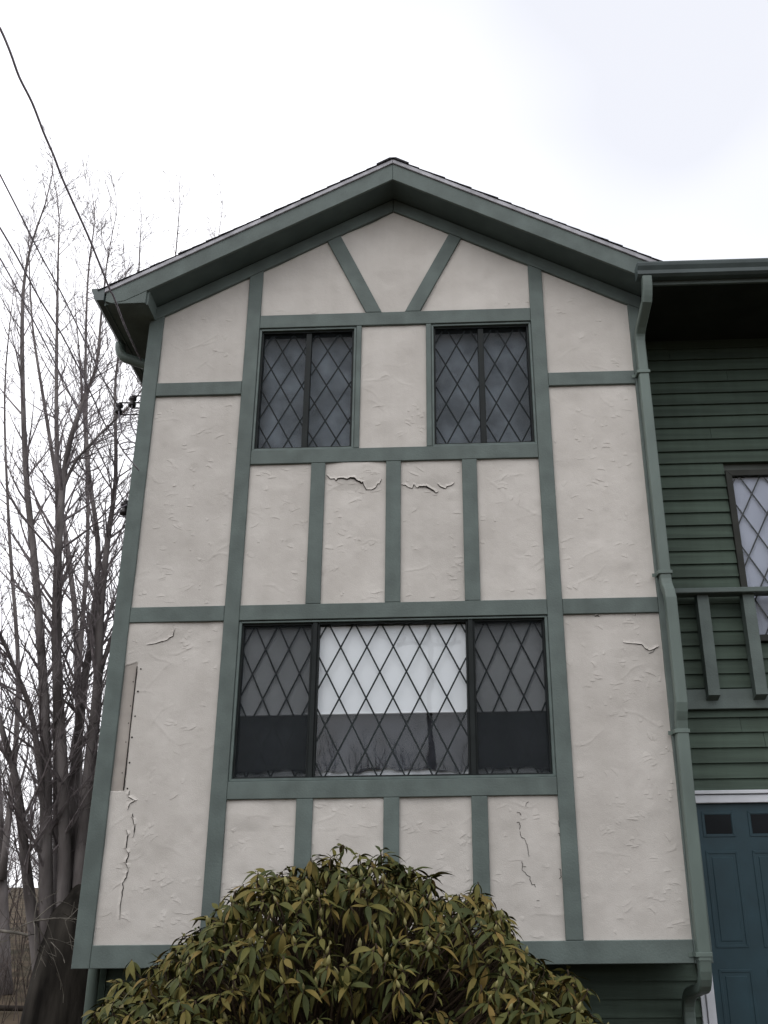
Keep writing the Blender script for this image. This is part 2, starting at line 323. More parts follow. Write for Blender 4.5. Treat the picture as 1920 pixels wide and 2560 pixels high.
# --- torn edges and cracks of the coat, as polylines on the wall (x, z)
def hz(c, u, v):                                              # house coordinates of a spot on the wall
    k, ox, oy = c; p = at(ox+k*u, oy+k*v, 0.0); return (p.x, p.z-SHEAR*p.x)
CT = (400/1659, 780, 1140); CL = (340/1659, 1140, 1960); C2 = (.42194, 0, 1200); C3 = (.57866, 0, 1900); CF = (460/1659, 0, 2100); C8 = (.36166, 1320, 1350)
tears = [
 (CT, [(150, 195), (185, 238), (235, 240), (248, 265), (265, 242), (330, 240), (365, 250), (400, 235), (440, 240), (462, 262), (490, 270), (515, 290), (528, 275), (548, 325), (562, 352), (630, 350), (665, 325), (680, 292), (700, 290), (722, 240)], [3, 5, 6, 6, 7, 8, 8, 12, 13, 12, 11, 13, 10, 7, 6, 6, 6, 5, 5, 3]),
 (CT, [(928, 300), (965, 302), (1000, 325), (1040, 338), (1058, 290), (1085, 330), (1110, 318), (1160, 316), (1185, 318), (1230, 342), (1260, 360), (1285, 384), (1312, 365)], [4, 5, 5, 5, 3, 4, 9, 10, 12, 11, 9, 6, 3]),
 (CT, [(1300, 285), (1330, 318), (1382, 336), (1400, 315), (1450, 300), (1475, 275)], [5, 6, 6, 5, 5, 3]),
 (C8, [(655, 710), (720, 718), (785, 725), (812, 755), (838, 765), (880, 750), (905, 735)], [4, 5, 5, 6, 5, 5, 3]),
 (C8, [(832, 785), (860, 778), (880, 752)], [4, 4, 3]),
 (C2, [(870, 980), (920, 972), (965, 958), (990, 950), (1005, 935), (1028, 925), (1033, 895), (1032, 860)], [2.5, 3, 4, 4, 5, 5, 3, 2]),
 (CL, [(740, 345), (770, 348), (795, 380)], [5, 6, 4]), (CL, [(738, 465), (768, 465), (785, 505), (775, 560)], [5, 6, 4, 2.5]),
 (CL, [(778, 575), (785, 620), (800, 655), (832, 665), (850, 705), (868, 760), (880, 830), (888, 890)], [4, 5, 6, 6, 5, 4, 3, 3]),
 (CL, [(800, 940), (812, 1000), (805, 1050), (835, 1075), (870, 1115), (905, 1130), (900, 1165), (925, 1225), (960, 1225), (968, 1260)], [5, 6, 4, 6, 6, 5, 4, 5, 5, 2.5]),
 (CL, [(812, 1005), (858, 1008)], [5, 5]), (CL, [(1250, 1035), (1275, 1040), (1275, 1090), (1285, 1130), (1255, 1160)], [6, 5, 4, 5, 5]),
 (CL, [(1240, 605), (1262, 600), (1262, 640)], [4, 5, 3]), (CL, [(850, 275), (855, 240), (885, 215)], [3, 4, 2.5]), (CL, [(1250, 440), (1252, 495), (1262, 540)], [3, 4, 2.5]),
 (CL, [(980, 1420), (1020, 1425)], [4, 3]),
 (C3, [(560, 130), (555, 160), (585, 175), (560, 190), (552, 215)], [3, 4, 4, 3, 3]), (C3, [(572, 228), (575, 255), (583, 290), (575, 335)], [3, 5, 4, 3]),
 (C3, [(548, 300), (552, 330), (545, 380), (556, 410), (545, 440), (553, 480), (545, 510), (530, 530), (533, 555), (525, 600), (520, 640), (518, 688)], [5, 4, 4, 4, 5, 4, 4, 3, 4, 3, 3, 2]),
 (C8, [(460, 528), (478, 522), (495, 530)], [8, 9, 4]), (C8, [(738, 505), (741, 525)], [5, 3]),
]
cracks = []
for c, pts, wd in tears:
    p = [Vector(hz(c, *q)) for q in pts]; k = c[0]/2340*7.16*(1.35 if c is CT else 0.95)
    cracks.append((p, [max(.0018, x*k*.5) for x in wd]))
bulge(-.25, 4.86, .27, .17, .016); bulge(.38, 4.84, .27, .15, .012); bulge(1.2, 1.9, .2, .35, .010); bulge(-1.9, 3.45, .2, .18, .008)
bulge(1.9, 3.35, .3, .12, .006); bulge(-1.0, 2.12, .2, .12, .012)
# the strip of coat missing beside the left corner board
sA, sB = hz(C2, 810, 1105), hz(C2, 735, 1836); stripz0, stripz1 = sB[1], sA[1]; stripx = (sA[0]+sB[0])/2
zz = HZ0+np.arange(HH)*RES; xx = HX0+np.arange(HW)*RES
ragt = np.cumsum(rng.normal(0, .0016, HW)); ragt -= ragt.mean(); ragt = np.clip(ragt, -.014, .014); ragx = np.clip(np.cumsum(rng.normal(0, .0007, HH))*.6, -.004, .004)
HM[(zz[:, None] > stripz0+ragt[None, ::-1]) & (zz[:, None] < stripz1-.012+.03*np.clip((xx-X1)/(stripx-X1), 0, 1)[None, :]+ragt[None, :]) & (xx[None, :] < stripx+ragx[:, None])] = -0.016

BIG = []
def panel(name, bx0, bx1, tx0, tx1, z0, ztop):
    STEP = 0.0075
    nu = max(4, int((max(bx1-bx0, tx1-tx0))/STEP)); zt = [ztop(tx0+(tx1-tx0)*i/nu) for i in range(nu+1)]
    nv = max(4, int((max(zt)-z0)/STEP))
    u = np.linspace(0, 1, nu+1); v = np.linspace(0, 1, nv+1)
    bx = bx0+(bx1-bx0)*u; tx = tx0+(tx1-tx0)*u; zt = np.array(zt)
    x = bx[None, :]*(1-v[:, None])+tx[None, :]*v[:, None]; z = z0*(1-v[:, None])+zt[None, :]*v[:, None]
    y = -sample(x, z)
    co = np.stack([x, y, z+SHEAR*x], -1).reshape(-1, 3); lco = []; lq = []; base = len(co)
    for lx, lz, la, L_, lw, amp, cv in LIPS:                  # crisp torn lips of the trowelled coat
        if not (min(bx0, tx0)+L_ < lx < max(bx1, tx1)-L_ and z0+.03 < lz < ztop(lx)-.05): continue
        ca, sa = math.cos(la), math.sin(la); m_ = 9; b0 = base+len(lco)
        for i_ in range(m_):
            t = -1+2*i_/(m_-1); dn = cv*L_*t*t+.0022*mnoise.noise(Vector((lx*9+t*3, lz*9, 1))); am = amp*(1-t*t)**.7
            for dd, pr_ in ((lw*(.5+.5*(1-t*t)), -.0006), (0, am), (0, am), (-.0012, -.004)):
                px_, pz_ = lx+t*L_*ca-(dn+dd)*sa, lz+t*L_*sa+(dn+dd)*ca; lco.append((px_, pz_, pr_))
        for i_ in range(m_-1):
            a_ = b0+i_*4; lq += [a_, a_+1, a_+5, a_+4] if False else [a_+4, a_+5, a_+1, a_]; lq += [a_+6, a_+7, a_+3, a_+2]
    if lco:
        lc = np.array(lco); ly = -sample(lc[:, 0], lc[:, 1])-lc[:, 2]; co = np.concatenate([co, np.stack([lc[:, 0], ly, lc[:, 1]+SHEAR*lc[:, 0]], -1)])
    i = np.arange(nu); j = np.arange(nv); a = (j[:, None]*(nu+1)+i[None, :]).ravel()
    q = np.stack([a, a+1, a+nu+2, a+nu+1], -1).ravel()
    me = bpy.data.meshes.new(name); me.vertices.add(len(co)); me.vertices.foreach_set('co', co.ravel().astype('f4'))
    q = np.concatenate([q, np.array(lq, dtype=q.dtype)]); nf = len(q)//4; me.loops.add(nf*4); me.loops.foreach_set('vertex_index', q.astype('i4'))
    me.polygons.add(nf); me.polygons.foreach_set('loop_start', np.arange(nf, dtype='i4')*4)
    me.polygons.foreach_set('use_smooth', [True]*nf)
    me.update(calc_edges=True); me.validate()
    o = link(name, me, STUCCO, house)
    BIG.append((o, min(bx0, tx0), max(bx1, tx1), z0, max(zt)))
    return o
E_ = 0.012
def rpanel(x0, x1, z0, z1): return panel('stucco_panel', x0-E_, x1+E_, x0-E_, x1+E_, z0-E_, lambda x: z1+E_)
for a, b, c, d in [(X1, X2, ZB1, ZM0), (X5, X6, ZB1, ZM0), (X1, X2, ZM1, ZN0), (X5, X6, ZM1, ZN0)]: rpanel(a, b, c, d)
SP = [(-1.146, -.626), (-.507, .005), (.129, .641), (.764, 1.283)]
for a, b in SP: rpanel(a, b, ZU0-(ZU0-ZM1), ZU0)
LP = [(-1.146, -.629), (-.507, .012), (.128, .653), (.772, 1.283)]
for a, b in LP: rpanel(a, b, ZB1, ZS0)
rpanel(-.226, .347, ZU1, ZT0)
gt = lambda x: fr(x)+.03
panel('stucco_panel', X1-E_, X2+E_, X1-E_, X2+E_, ZN1-E_, gt); panel('stucco_panel', X5-E_, X6+E_, X5-E_, X6+E_, ZN1-E_, gt)
panel('stucco_panel', X3-E_, -.189+E_, X3-E_, -.564+E_, ZT1-E_, gt)
panel('stucco_panel', -.049-E_, .160+E_, -.444-E_, .569+E_, ZT1-E_, gt)
panel('stucco_panel', .294-E_, X4+E_, .679-E_, X4+E_, ZT1-E_, gt)
def owner(x, z):
    for o, a, b, c, d in BIG:
        if a <= x <= b and c <= z <= d: return o
    return house
for p, wd in cracks:
    # subdivide with jitter, then a raised ribbon, the gap's shade put in its dark colour
    q = []; ww = []
    for i in range(len(p)-1):
        for t in (0, .34, .67):
            j = Vector((random.gauss(0, .0013), random.gauss(0, .0013))) if t else Vector((0, 0))
            q.append(p[i].lerp(p[i+1], t)+j); ww.append(wd[i]*(1-t)+wd[i+1]*t)
    q.append(p[-1]); ww.append(wd[-1]*.4); ww[0] *= .4
    mb = MB(); V = []
    for i in range(len(q)):
        d = (q[min(i+1, len(q)-1)]-q[max(i-1, 0)]).normalized(); nn = Vector((-d.y, d.x))
        hs = max(float(sample(np.array([q[i].x+nn.x*s*.006]), np.array([q[i].y+nn.y*s*.006]))[0]) for s in (-1, 0, 1))
        for s in (1, -1):
            e = q[i]+nn*s*ww[i]*random.uniform(.7, 1.3); V.append((e.x, -hs-.0035, e.y))
    mb.add(V, [(2*i, 2*i+1, 2*i+3, 2*i+2) for i in range(len(q)-1)])
    c = p[len(p)//2]; hb(mb, 'crack_shade_strip', CRACK, owner(c.x, c.y))
    if max(wd) > .0022:                                       # the coat's torn edge curls off the wall
        mb = MB(); V = []; m_ = len(q)
        for i in range(m_):
            d = (q[min(i+1, m_-1)]-q[max(i-1, 0)]).normalized(); nn = Vector((-d.y, d.x))
            if nn.y < 0 or abs(nn.y) < .25 and nn.x > 0: nn = -nn
            lift = min(.016, ww[i]*2.6)*random.uniform(.6, 1.2); back = .022+.012*random.random()
            h0 = float(sample(np.array([q[i].x+nn.x*back]), np.array([q[i].y+nn.y*back]))[0]); h1 = float(sample(np.array([q[i].x]), np.array([q[i].y]))[0])
            e0 = q[i]+nn*back; e1 = q[i]+nn*(ww[i]*.7+random.gauss(0, .0012)); V += [(e0.x, -h0+.0006, e0.y), (e0.x*.4+e1.x*.6, -(h0*.4+h1*.6)-lift*.35, e0.y*.4+e1.y*.6), (e1.x, -h1-lift-.002, e1.y), (e1.x, -h1-lift+.0025, e1.y-.0005)]
        F = []
        for i in range(m_-1):
            a_ = 4*i; F += [(a_, a_+1, a_+5, a_+4), (a_+1, a_+2, a_+6, a_+5), (a_+2, a_+3, a_+7, a_+6)]
        mb.add(V, F); hb(mb, 'lifted_flake', STUCCO, owner(c.x, c.y))
lp = BIG[0][0]
mb = MB(); mb.box(X1-.01, stripx-.004, .006, .03, stripz0-.03, stripz1+.03); hb(mb, 'bare_strip', BARE, lp)
mb = MB(); mb.board(rect(stripx-.0035, stripx+.0035, stripz0, stripz1), -.006, .01, .001); hb(mb, 'crack_shade_strip', CRACK, lp)
for u, v, s in [(835, 1120, 9), (818, 1253, 10), (801, 1400, 9), (783, 1525, 10), (768, 1675, 10), (755, 1828, 9), (788, 1195, 6), (772, 1338, 6), (760, 1440, 6), (745, 1552, 6), (750, 1650, 6), (723, 1735, 6)]:
    x, z = hz(C2, u, v); r = s*.00075; mb = MB()
    h = float(sample(np.array([x]), np.array([z]))[0]) if x > stripx else -.006
    mb.add([(x+r*math.cos(a*math.pi/4), -h-.002, z+r*math.sin(a*math.pi/4)) for a in range(8)]+[(x, -h-.0005, z)], [(a, (a+1) % 8, 8) for a in range(8)]); hb(mb, 'nail_hole', CRACK, lp)

# --- half-timber boards
def tb(poly, name='timber_board', y0=YB, y1=.02): mb = MB(); mb.board(poly, y0+random.uniform(-.0015, .0015), y1); return hb(mb, name, TRIM, house)
G = .0015
tb([(X0, ZB), (X1, ZB), (X1, fr(X1)), (X0, fr(X0))], 'corner_board', YB-.002); tb([(X6, ZB), (X7, ZB), (X7, fr(X7)), (X6, fr(X6))], 'corner_board', YB-.002)
tb(rect(X1+G, X6-G, ZB, ZB1), 'bottom_board')
for a, b in ((X2, X3), (X4, X5)): tb([(a, ZB1+G), (b, ZB1+G), (b, fr(b)), (a, fr(a))], 'timber_post')
for a, b in ((X1, X2), (X5, X6)):
    tb(rect(a+G, b-G, ZM0, ZM1), 'timber_beam'); tb(rect(a+G, b-G, ZN0, ZN1), 'timber_beam')
for a, b in ((ZS0, ZS1), (ZM0, ZM1), (ZU0, ZU1), (ZT0, ZT1)): tb(rect(X3+G, X4-G, a, b), 'timber_beam')
for i in range(3):
    tb(rect(SP[i][1], SP[i+1][0], ZM1+G, ZU0-G), 'timber_post'); tb(rect(LP[i][1], LP[i+1][0], ZB1+G, ZS0-G), 'timber_post')
tb(rect(-.272, -.226, ZU1+G, ZT0-G), 'window_trim'); tb(rect(.347, .393, ZU1+G, ZT0-G), 'window_trim')
tb([(-.189, ZT1+G), (-.049, ZT1+G), (-.444, fr(-.444)), (-.564, fr(-.564))], 'timber_brace')
tb([(.160, ZT1+G), (.294, ZT1+G), (.679, fr(.679)), (.569, fr(.569))], 'timber_brace')
tb([(X0-.0, fr(X0)+.002), (AX-.0015, AZ+.002), (AX-.0015, AZ+FRV), (X0, fr(X0)+FRV)], 'frieze_board', YB-.003)
tb([(AX+.0015, AZ+.002), (X7, fr(X7)+.002), (X7, fr(X7)+FRV), (AX+.0015, AZ+FRV)], 'frieze_board', YB-.003)
# --- solid core of the house (rooms are never seen: shades and curtains hang right behind the glass)
mb = MB(); mb.prism([(X0+.02, ZB+.02), (X7-.01, ZB+.02), (X7-.01, fr(X7)+.09), (AX, AZ+.1), (X0+.02, fr(X0)+.09)], .34, 6.5); hb(mb, 'house_core', INNER, house)
for a, b in ((X0+.02, X0+.06), (X7-.05, X7-.01)):
    mb = MB(); mb.box(a, b, .021, .339, ZB+.02, 6.40); hb(mb, 'side_wall', CLAP, house)
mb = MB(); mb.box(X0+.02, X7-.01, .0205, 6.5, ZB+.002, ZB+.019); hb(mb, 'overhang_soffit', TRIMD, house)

# --- roof over the gable
roof = empty('roof', parent=house)
YF = -0.30; RB = 7.678                                        # front of the rake and its lower edge at the apex
def rk(x, dz=0): return RB - SL*abs(x-AX) + dz
XL, XR = -2.475, 2.43
def rake(x0, x1, d0, d1, y0, y1, name, M, ch=.003):
    mb = MB(); mb.board([(x0, rk(x0, d0)), (x1, rk(x1, d0)), (x1, rk(x1, d1)), (x0, rk(x0, d1))], y0, y1, ch); return hb(mb, name, M, roof)
mb = MB(); mb.board([(XL, 6.43), (XL+.05, 6.405), (-2.135, 6.497), (-2.10, rk(-2.10)), (AX-.001, rk(AX)), (AX-.001, rk(AX, .178)), (XL, rk(XL, .178))][0:1]+[(XL+.06, 6.408), (-2.30, rk(-2.30)), (AX-.001, RB), (AX-.001, RB+.178), (XL, rk(XL, .178))], YF, YF+.022, .003); hb(mb, 'rake_board', TRIM, roof)
rake(AX+.001, 2.30, 0, .178, YF, YF+.022, 'rake_board', TRIM)
rake(XL-.02, AX-.001, .180, .224, YF-.014, YF+.02, 'drip_edge', DRIP); rake(AX+.001, XR, .180, .224, YF-.014, YF+.02, 'drip_edge', DRIP)
for x0, x1 in ((X0, AX), (AX, X7)):                           # sloping soffit and roof deck
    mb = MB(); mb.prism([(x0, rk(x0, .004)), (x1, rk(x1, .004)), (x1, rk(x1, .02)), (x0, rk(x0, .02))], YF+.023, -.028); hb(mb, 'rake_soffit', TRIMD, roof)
for x0, x1 in ((XL, AX), (AX, 2.30)):
    mb = MB(); mb.prism([(x0, rk(x0, .182)), (x1, rk(x1, .182)), (x1, rk(x1, .222)), (x0, rk(x0, .222))], YF+.024, 6.8); hb(mb, 'roof_deck', INNER, roof)
cs = .135; th = math.atan(SL)
for sgn in (-1, 1):                                           # shingle courses, each lapping the one below
    k = 0; x = 0.0; end = (AX-XL+.055) if sgn < 0 else (XR-AX+.02)
    while x < end:
        xa, xb = x, min(x+cs*math.cos(th)*1.06, end+.02); ov = .05
        wob = random.uniform(-.004, .004)
        za, zb2 = RB+.225-SL*xa, RB+.225-SL*xb
        poly = [(AX+sgn*max(0, xa-ov*0), za+.004), (AX+sgn*xb, zb2+.004), (AX+sgn*xb, zb2+.014+wob*.4), (AX+sgn*xa, za+.006+wob*.2)]
        if sgn < 0: poly = poly[::-1]
        mb = MB(); mb.prism(poly, YF-.022+random.uniform(-.005, .005), 6.9); hb(mb, 'shingle_course', SHING, roof)
        x += cs*math.cos(th); k += 1
mb = MB(); mb.prism([(AX-.15, RB+.232-SL*.15), (AX, RB+.229), (AX+.15, RB+.232-SL*.15), (AX+.15, RB+.246-SL*.15), (AX+.03, RB+.246-SL*.025), (AX-.03, RB+.246-SL*.025), (AX-.15, RB+.246-SL*.15)], YF-.028, 6.9); hb(mb, 'ridge_cap', SHING, roof)
# boxed eave on the left
mb = MB(); mb.box(XL+.002, -2.1185, YF+.024, -.03, 6.412, 6.430); mb.box(XL+.002, X0+.019, -.0298, 6.8, 6.412, 6.430); hb(mb, 'eave_soffit', TRIM, roof)
mb = MB(); mb.box(XL-.012, XL+.001, YF+.023, 6.8, 6.40, 6.55); hb(mb, 'eave_fascia', TRIM, roof)
mb = MB(); mb.add([(-2.118, YF+.024, 6.40), (-2.100, YF+.024, 6.40), (-2.100, -.029, 6.40), (-2.118, -.029, 6.40), (-2.118, YF+.024, 6.56), (-2.100, YF+.024, 6.56), (-2.100, -.029, 6.56), (-2.118, -.029, 6.56)],
  [(0, 3, 2, 1), (4, 5, 6, 7), (0, 1, 5, 4), (1, 2, 6, 5), (2, 3, 7, 6), (3, 0, 4, 7)]); hb(mb, 'eave_return', TRIM, roof)

mb = MB(); mb.board([(XL+.065, 6.4055), (-2.1185, 6.4055), (-2.1185, rk(-2.1185)-.001), (-2.30, rk(-2.30)-.001)], YF+.003, YF+.0235, .002); hb(mb, 'eave_return', TRIM, roof)
# --- gutters
KP = [(0, .12), (0, 0), (.062, 0), (.088, .018), (.092, .05), (.112, .085), (.118, .108), (.118, .12), (.106, .12), (.106, .11)]   # K-style section: out from the wall, up
def gutter(axis, base, a0, a1, z, sgn, name='gutter'):
    e = empty(name, parent=house); mb = MB(); outr = [(p[0], p[1]) for p in KP]; inn = []
    for i, p in enumerate(outr):
        q0, q1 = Vector(outr[max(i-1, 0)]), Vector(outr[min(i+1, len(outr)-1)]); t = (q1-q0).normalized(); inn.append((p[0]-t.y*.003, p[1]+t.x*.003))
    ring = outr+inn[::-1]; V = []
    for a in (a0, a1):
        for o_, h in ring: V.append((base+sgn*o_, a, z+h) if axis == 'y' else (a, base+sgn*o_, z+h))
    n = len(ring); mb.add(V, [(i, (i+1) % n, (i+1) % n+n, i+n) for i in range(n)]); hb(mb, 'trough', GUTT, e)
    for k, a in enumerate((a0, a1)):
        d = .004*(1 if k else -1); mb = MB(); m_ = len(outr[:8]); V = []
        for b in (a, a+d):
            for o_, h in outr[:8]: V.append((base+sgn*o_, b, z+h) if axis == 'y' else (b, base+sgn*o_, z+h))
        mb.add(V, [tuple(range(m_)), tuple(range(2*m_-1, m_-1, -1))]+[(i, i+m_, (i+1) % m_+m_, (i+1) % m_) for i in range(m_)]); hb(mb, 'end_cap', GUTT, e)
    return e
gutter('y', XL-.013, YF-.01, 6.6, 6.435, -1)
gutter('x', -.322, 2.165, 8.0, 6.452, -1)
# --- wing: eave, wall, clapboards
YW = 0.60
mb = MB(); mb.box(X7+.002, 8.0, -.320, -.298, 6.415, 6.60); hb(mb, 'wing_fascia', TRIM, house)
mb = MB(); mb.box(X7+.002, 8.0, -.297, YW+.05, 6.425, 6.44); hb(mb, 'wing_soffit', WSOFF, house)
mb = MB(); mb.add([(2.30, -.36, 6.575), (8, -.36, 6.575), (8, 4.5, 8.8), (2.30, 4.5, 8.8), (2.30, -.36, 6.60), (8, -.36, 6.60), (8, 4.5, 8.83), (2.30, 4.5, 8.83)],
  [(0, 3, 2, 1), (4, 5, 6, 7), (0, 1, 5, 4), (1, 2, 6, 5), (2, 3, 7, 6), (3, 0, 4, 7)]); hb(mb, 'wing_roof', SHING, house)
siding = empty('siding_wall', parent=house)
mb = MB(); mb.box(X7+.0, 8.0, YW+.04, 6.4, 0, 6.42); hb(mb, 'sheathing', INNER, siding)
mb = MB(); mb.box(X0-.02, X7-.002, YW+.04, 6.4, 0, ZB+.0); hb(mb, 'sheathing', INNER, siding)
EX = .1195; row = 0; zrow = 6.09+2*EX
WX0, WX1, WZ0, WZ1 = 3.02, 4.10, 3.483, 5.046
DX0, DX1, DZ1 = 2.322, 3.24, 2.292
def clap(x0, x1, z, zt=None):
    if x1-x0 > 1.2 and random.random() < .55:
        xj = random.uniform(x0+.25, min(x1-.3, x0+1.6)); clap1(x0, xj-.0015, z, zt); clap1(xj+.0015, x1, z, zt)
    else: clap1(x0, x1, z, zt)
def clap1(x0, x1, z, zt=None):
    mb = MB(); d = random.uniform(-.0012, .0012)
    y0, y1, yb = YW-.010+d, YW+.006+d, YW+.038; z1 = zt or z+EX+.012
    mb.add([(x0, y0, z), (x1, y0, z), (x1, yb, z+.001), (x0, yb, z+.001), (x0, y1+.006, z1), (x1, y1+.006, z1), (x1, yb, z1), (x0, yb, z1)],
           [(0, 3, 2, 1), (4, 5, 6, 7), (0, 1, 5, 4), (1, 2, 6, 5), (2, 3, 7, 6), (3, 0, 4, 7)]); hb(mb, 'clapboard', CLAP, siding)
z = zrow
while z > .03:
    if z > ZB+.02:
        if WZ0-EX < z < WZ1-.005: clap(X7+.004, WX0, z); clap(WX1, 7.95, z)
        elif z > DZ1-.02: clap(X7+.004, 7.95, z)
        elif z+EX > DZ1: clap(X7+.004, 7.95, DZ1+.002, z+EX+.012)
        else: clap(X7+.004, DX0, z); clap(DX1, 7.95, z)
    else:
        clap(X0+.07, DX0, z); clap(DX1, 7.95, z)
    z -= EX
mb = MB(); mb.box(X0-.03, X0+.068, YW-.014, YW+.039, 0, ZB-.004); hb(mb, 'corner_trim', CLAP, siding)
# --- shallow balcony front
rail = empty('balcony_rail', parent=house)
mb = MB(); mb.board(rect(X7+.01, 7.5, 2.925, 3.085), YW-.046, YW-.012, .004); hb(mb, 'rim_board', TRIM, rail)
mb = MB(); mb.board(rect(X7+.10, 7.5, 3.865, 3.908), YW-.185, YW-.045, .005); hb(mb, 'top_rail', TRIM, rail)
for i in range(12):
    x = 2.607+i*.378; mb = MB(); y0, y1 = YW-.132, YW-.047
    mb.add([(x, y0, 3.022), (x+.094, y0, 3.022), (x+.094, y1, 2.992), (x, y1, 2.992), (x, y0, 3.864), (x+.094, y0, 3.864), (x+.094, y1, 3.864), (x, y1, 3.864)],
           [(0, 3, 2, 1), (4, 5, 6, 7), (0, 1, 5, 4), (1, 2, 6, 5), (2, 3, 7, 6), (3, 0, 4, 7)]); hb(mb, 'baluster', TRIM, rail)

# --- windows
def lattice(win, x0, x1, z0, z1, cx, cz, dw, dh, y, wd=.0125):
    s = dh/dw
    for sg in (1, -1):
        for k in range(-14, 15):
            # line: z = cz + k*dh + sg*s*(x-cx)
            pts = []
            for x in (x0, x1):
                zz = cz+k*dh+sg*s*(x-cx)
                if z0 <= zz <= z1: pts.append((x, zz))
            for zz in (z0, z1):
                x = cx+sg*(zz-cz-k*dh)/s
                if x0 < x < x1: pts.append((x, zz))
            if len(pts) < 2: continue
            a, b = Vector(pts[0]), Vector(pts[1])
            if (b-a).length < .02: continue
            d = (b-a).normalized(); nn = Vector((-d.y, d.x))*wd/2
            poly = [tuple(a-nn), tuple(b-nn), tuple(b+nn), tuple(a+nn)]; mb = MB(); off = 0 if sg > 0 else .0032
            mb.prism(poly, y+off, y+off+.003); hb(mb, 'lattice_bar', LATT, win)
def frame(win, x0, x1, z0, z1, w_, y0, y1, M, name='window_frame', ws=None):
    l, r, b, t = ws or (w_, w_, w_, w_)
    mb = MB()
    for p in ([(x0, z0), (x1, z0), (x1-r, z0+b), (x0+l, z0+b)], [(x1, z0), (x1, z1), (x1-r, z1-t), (x1-r, z0+b)], [(x1, z1), (x0, z1), (x0+l, z1-t), (x1-r, z1-t)], [(x0, z1), (x0, z0), (x0+l, z0+b), (x0+l, z1-t)]):
        mb.board(p, y0, y1, .002)
    return hb(mb, name, M, win)
def plane(win, x0, x1, z0, z1, y, name, M, th_=.003): mb = MB(); mb.box(x0, x1, y, y+th_, z0, z1); return hb(mb, name, M, win)
def curtain(win, x0, x1, z0, z1, y, name, M, amp, wave, hem=0):
    nx, nz_ = max(24, int((x1-x0)/.012)), 26; V = []
    for j in range(nz_+1):
        for i in range(nx+1):
            x = x0+(x1-x0)*i/nx; zb = z0+(hem*(.6*math.sin(x*7.3+1)+.5*math.sin(x*17+2)+.4*math.sin(x*41)) if hem else 0); zz = zb+(z1-zb)*j/nz_
            V.append((x, y+amp*(math.sin(x*wave+1.3*math.sin(zz*2.3))*.6+mnoise.noise(Vector((x*6, zz*3.5, wave)))*1.2), zz))
    mb = MB(); mb.add(V, [(j*(nx+1)+i, j*(nx+1)+i+1, (j+1)*(nx+1)+i+1, (j+1)*(nx+1)+i) for j in range(nz_) for i in range(nx)]); return hb(mb, name, M, win, True)
# upper pair
for (x0, x1, xm, lat, lab) in ((-1.144, -.274, -.700, ((-.937, 5.727, .187, .352), (-.531, 6.076, .2, .352)), 'upper window with wrinkled slate curtain behind lattice'),
                               (.395, 1.281, .835, ((.620, 5.704, .2, .392), (1.055, 5.701, .2, .392)), 'upper window with smooth grey curtain behind lattice')):
    wn = empty('lattice_window', parent=house); wn['label'] = lab
    z0, z1 = ZU1+.002, ZT0-.002; L_ = x0 < 0
    frame(wn, x0, x1, z0, z1, .020, -.010, .10, WINFL)
    frame(wn, x0+.021, x1-.021, z0+.021, z1-.021, .016, .012, .10, WINF, 'sash')
    mb = MB(); mb.board(rect(xm-.025, xm+.025, z0+.04, z1-.04), .020, .075, .003); hb(mb, 'mullion', WINF, wn)
    plane(wn, x0+.036, x1-.036, z0+.036, z1-.036, .058, 'pane', GLASS); plane(wn, x0+.036, xm-.026, z0+.036, z1-.036, .034, 'insect_screen', SCREENU, .001); plane(wn, xm+.026, x1-.036, z0+.036, z1-.036, .034, 'insect_screen', SCREENU, .001)
    (a, b, c, d), (e, f, g_, h_) = lat
    lattice(wn, x0+.038, xm-.027, z0+.038, z1-.038, a, b, c, d, .048); lattice(wn, xm+.027, x1-.038, z0+.038, z1-.038, e, f, g_, h_, .048)
    curtain(wn, x0+.03, x1-.03, z0+.01, z1-.01, .13, 'curtain', UPC, .014 if L_ else .006, 26 if L_ else 11)
    plane(wn, x0+.01, x1-.01, z0+.01, z1-.01, .20, 'room_dark', DARKC)
# big window: sash, picture pane, sash
wn = empty('lattice_window', parent=house); wn['label'] = 'wide lower window with white shade pulled halfway down'
z0, z1 = ZS1+.002, ZM0-.006
frame(wn, X3+.002, X4-.002, z0, z1, .024, -.012, .11, WINFL, ws=(.022, .022, .02, .014))
ml, mr_ = -.541, .678
for x, wx in ((ml, .018), (mr_, .020)):
    mb = MB(); mb.board(rect(x-wx, x+wx, z0+.021, z1-.015), -.004, .10, .003); hb(mb, 'mullion', WINF, wn)
secs = [(X3+.025, ml-.019, (-.937, 2.976, .185, .392)), (ml+.019, mr_-.021, (-.133, 2.966, .207, .402)), (mr_+.021, X4-.025, (.893, 2.966, .187, .402))]
for k, (a, b, lt) in enumerate(secs):
    frame(wn, a, b, z0+.021, z1-.016, .014, .014, .10, WINF, 'sash')
    plane(wn, a+.012, b-.012, z0+.033, z1-.028, .056 if k == 1 else .066, 'pane', GLASSC if k == 1 else GLASS)
    lattice(wn, a+.014, b-.014, z0+.035, z1-.03, *lt, .047 if k == 1 else .074)
    if k != 1:
        plane(wn, a+.012, b-.012, z0+.033, z1-.028, .03, 'insect_screen', SCREEN, .001)
mb = MB(); V = []; nx = 120
curtain(wn, X3+.01, X4-.01, 2.853, z1, .088, 'roller_shade', SHADE, .0012, 9)
mb = MB(); mb.tube([(X3+.02, .090, 2.857), (X4-.02, .090, 2.857)], .007, 8); hb(mb, 'shade_hem_bar', SHADE, wn)
curtain(wn, X3+.01, X4-.01, z0+.082, 2.95, .150, 'dark_curtain', DARKC, .008, 14, hem=.016)
plane(wn, X3+.01, X4-.01, z0, z0+.16, .175, 'pale_sill_cloth', SHADE)
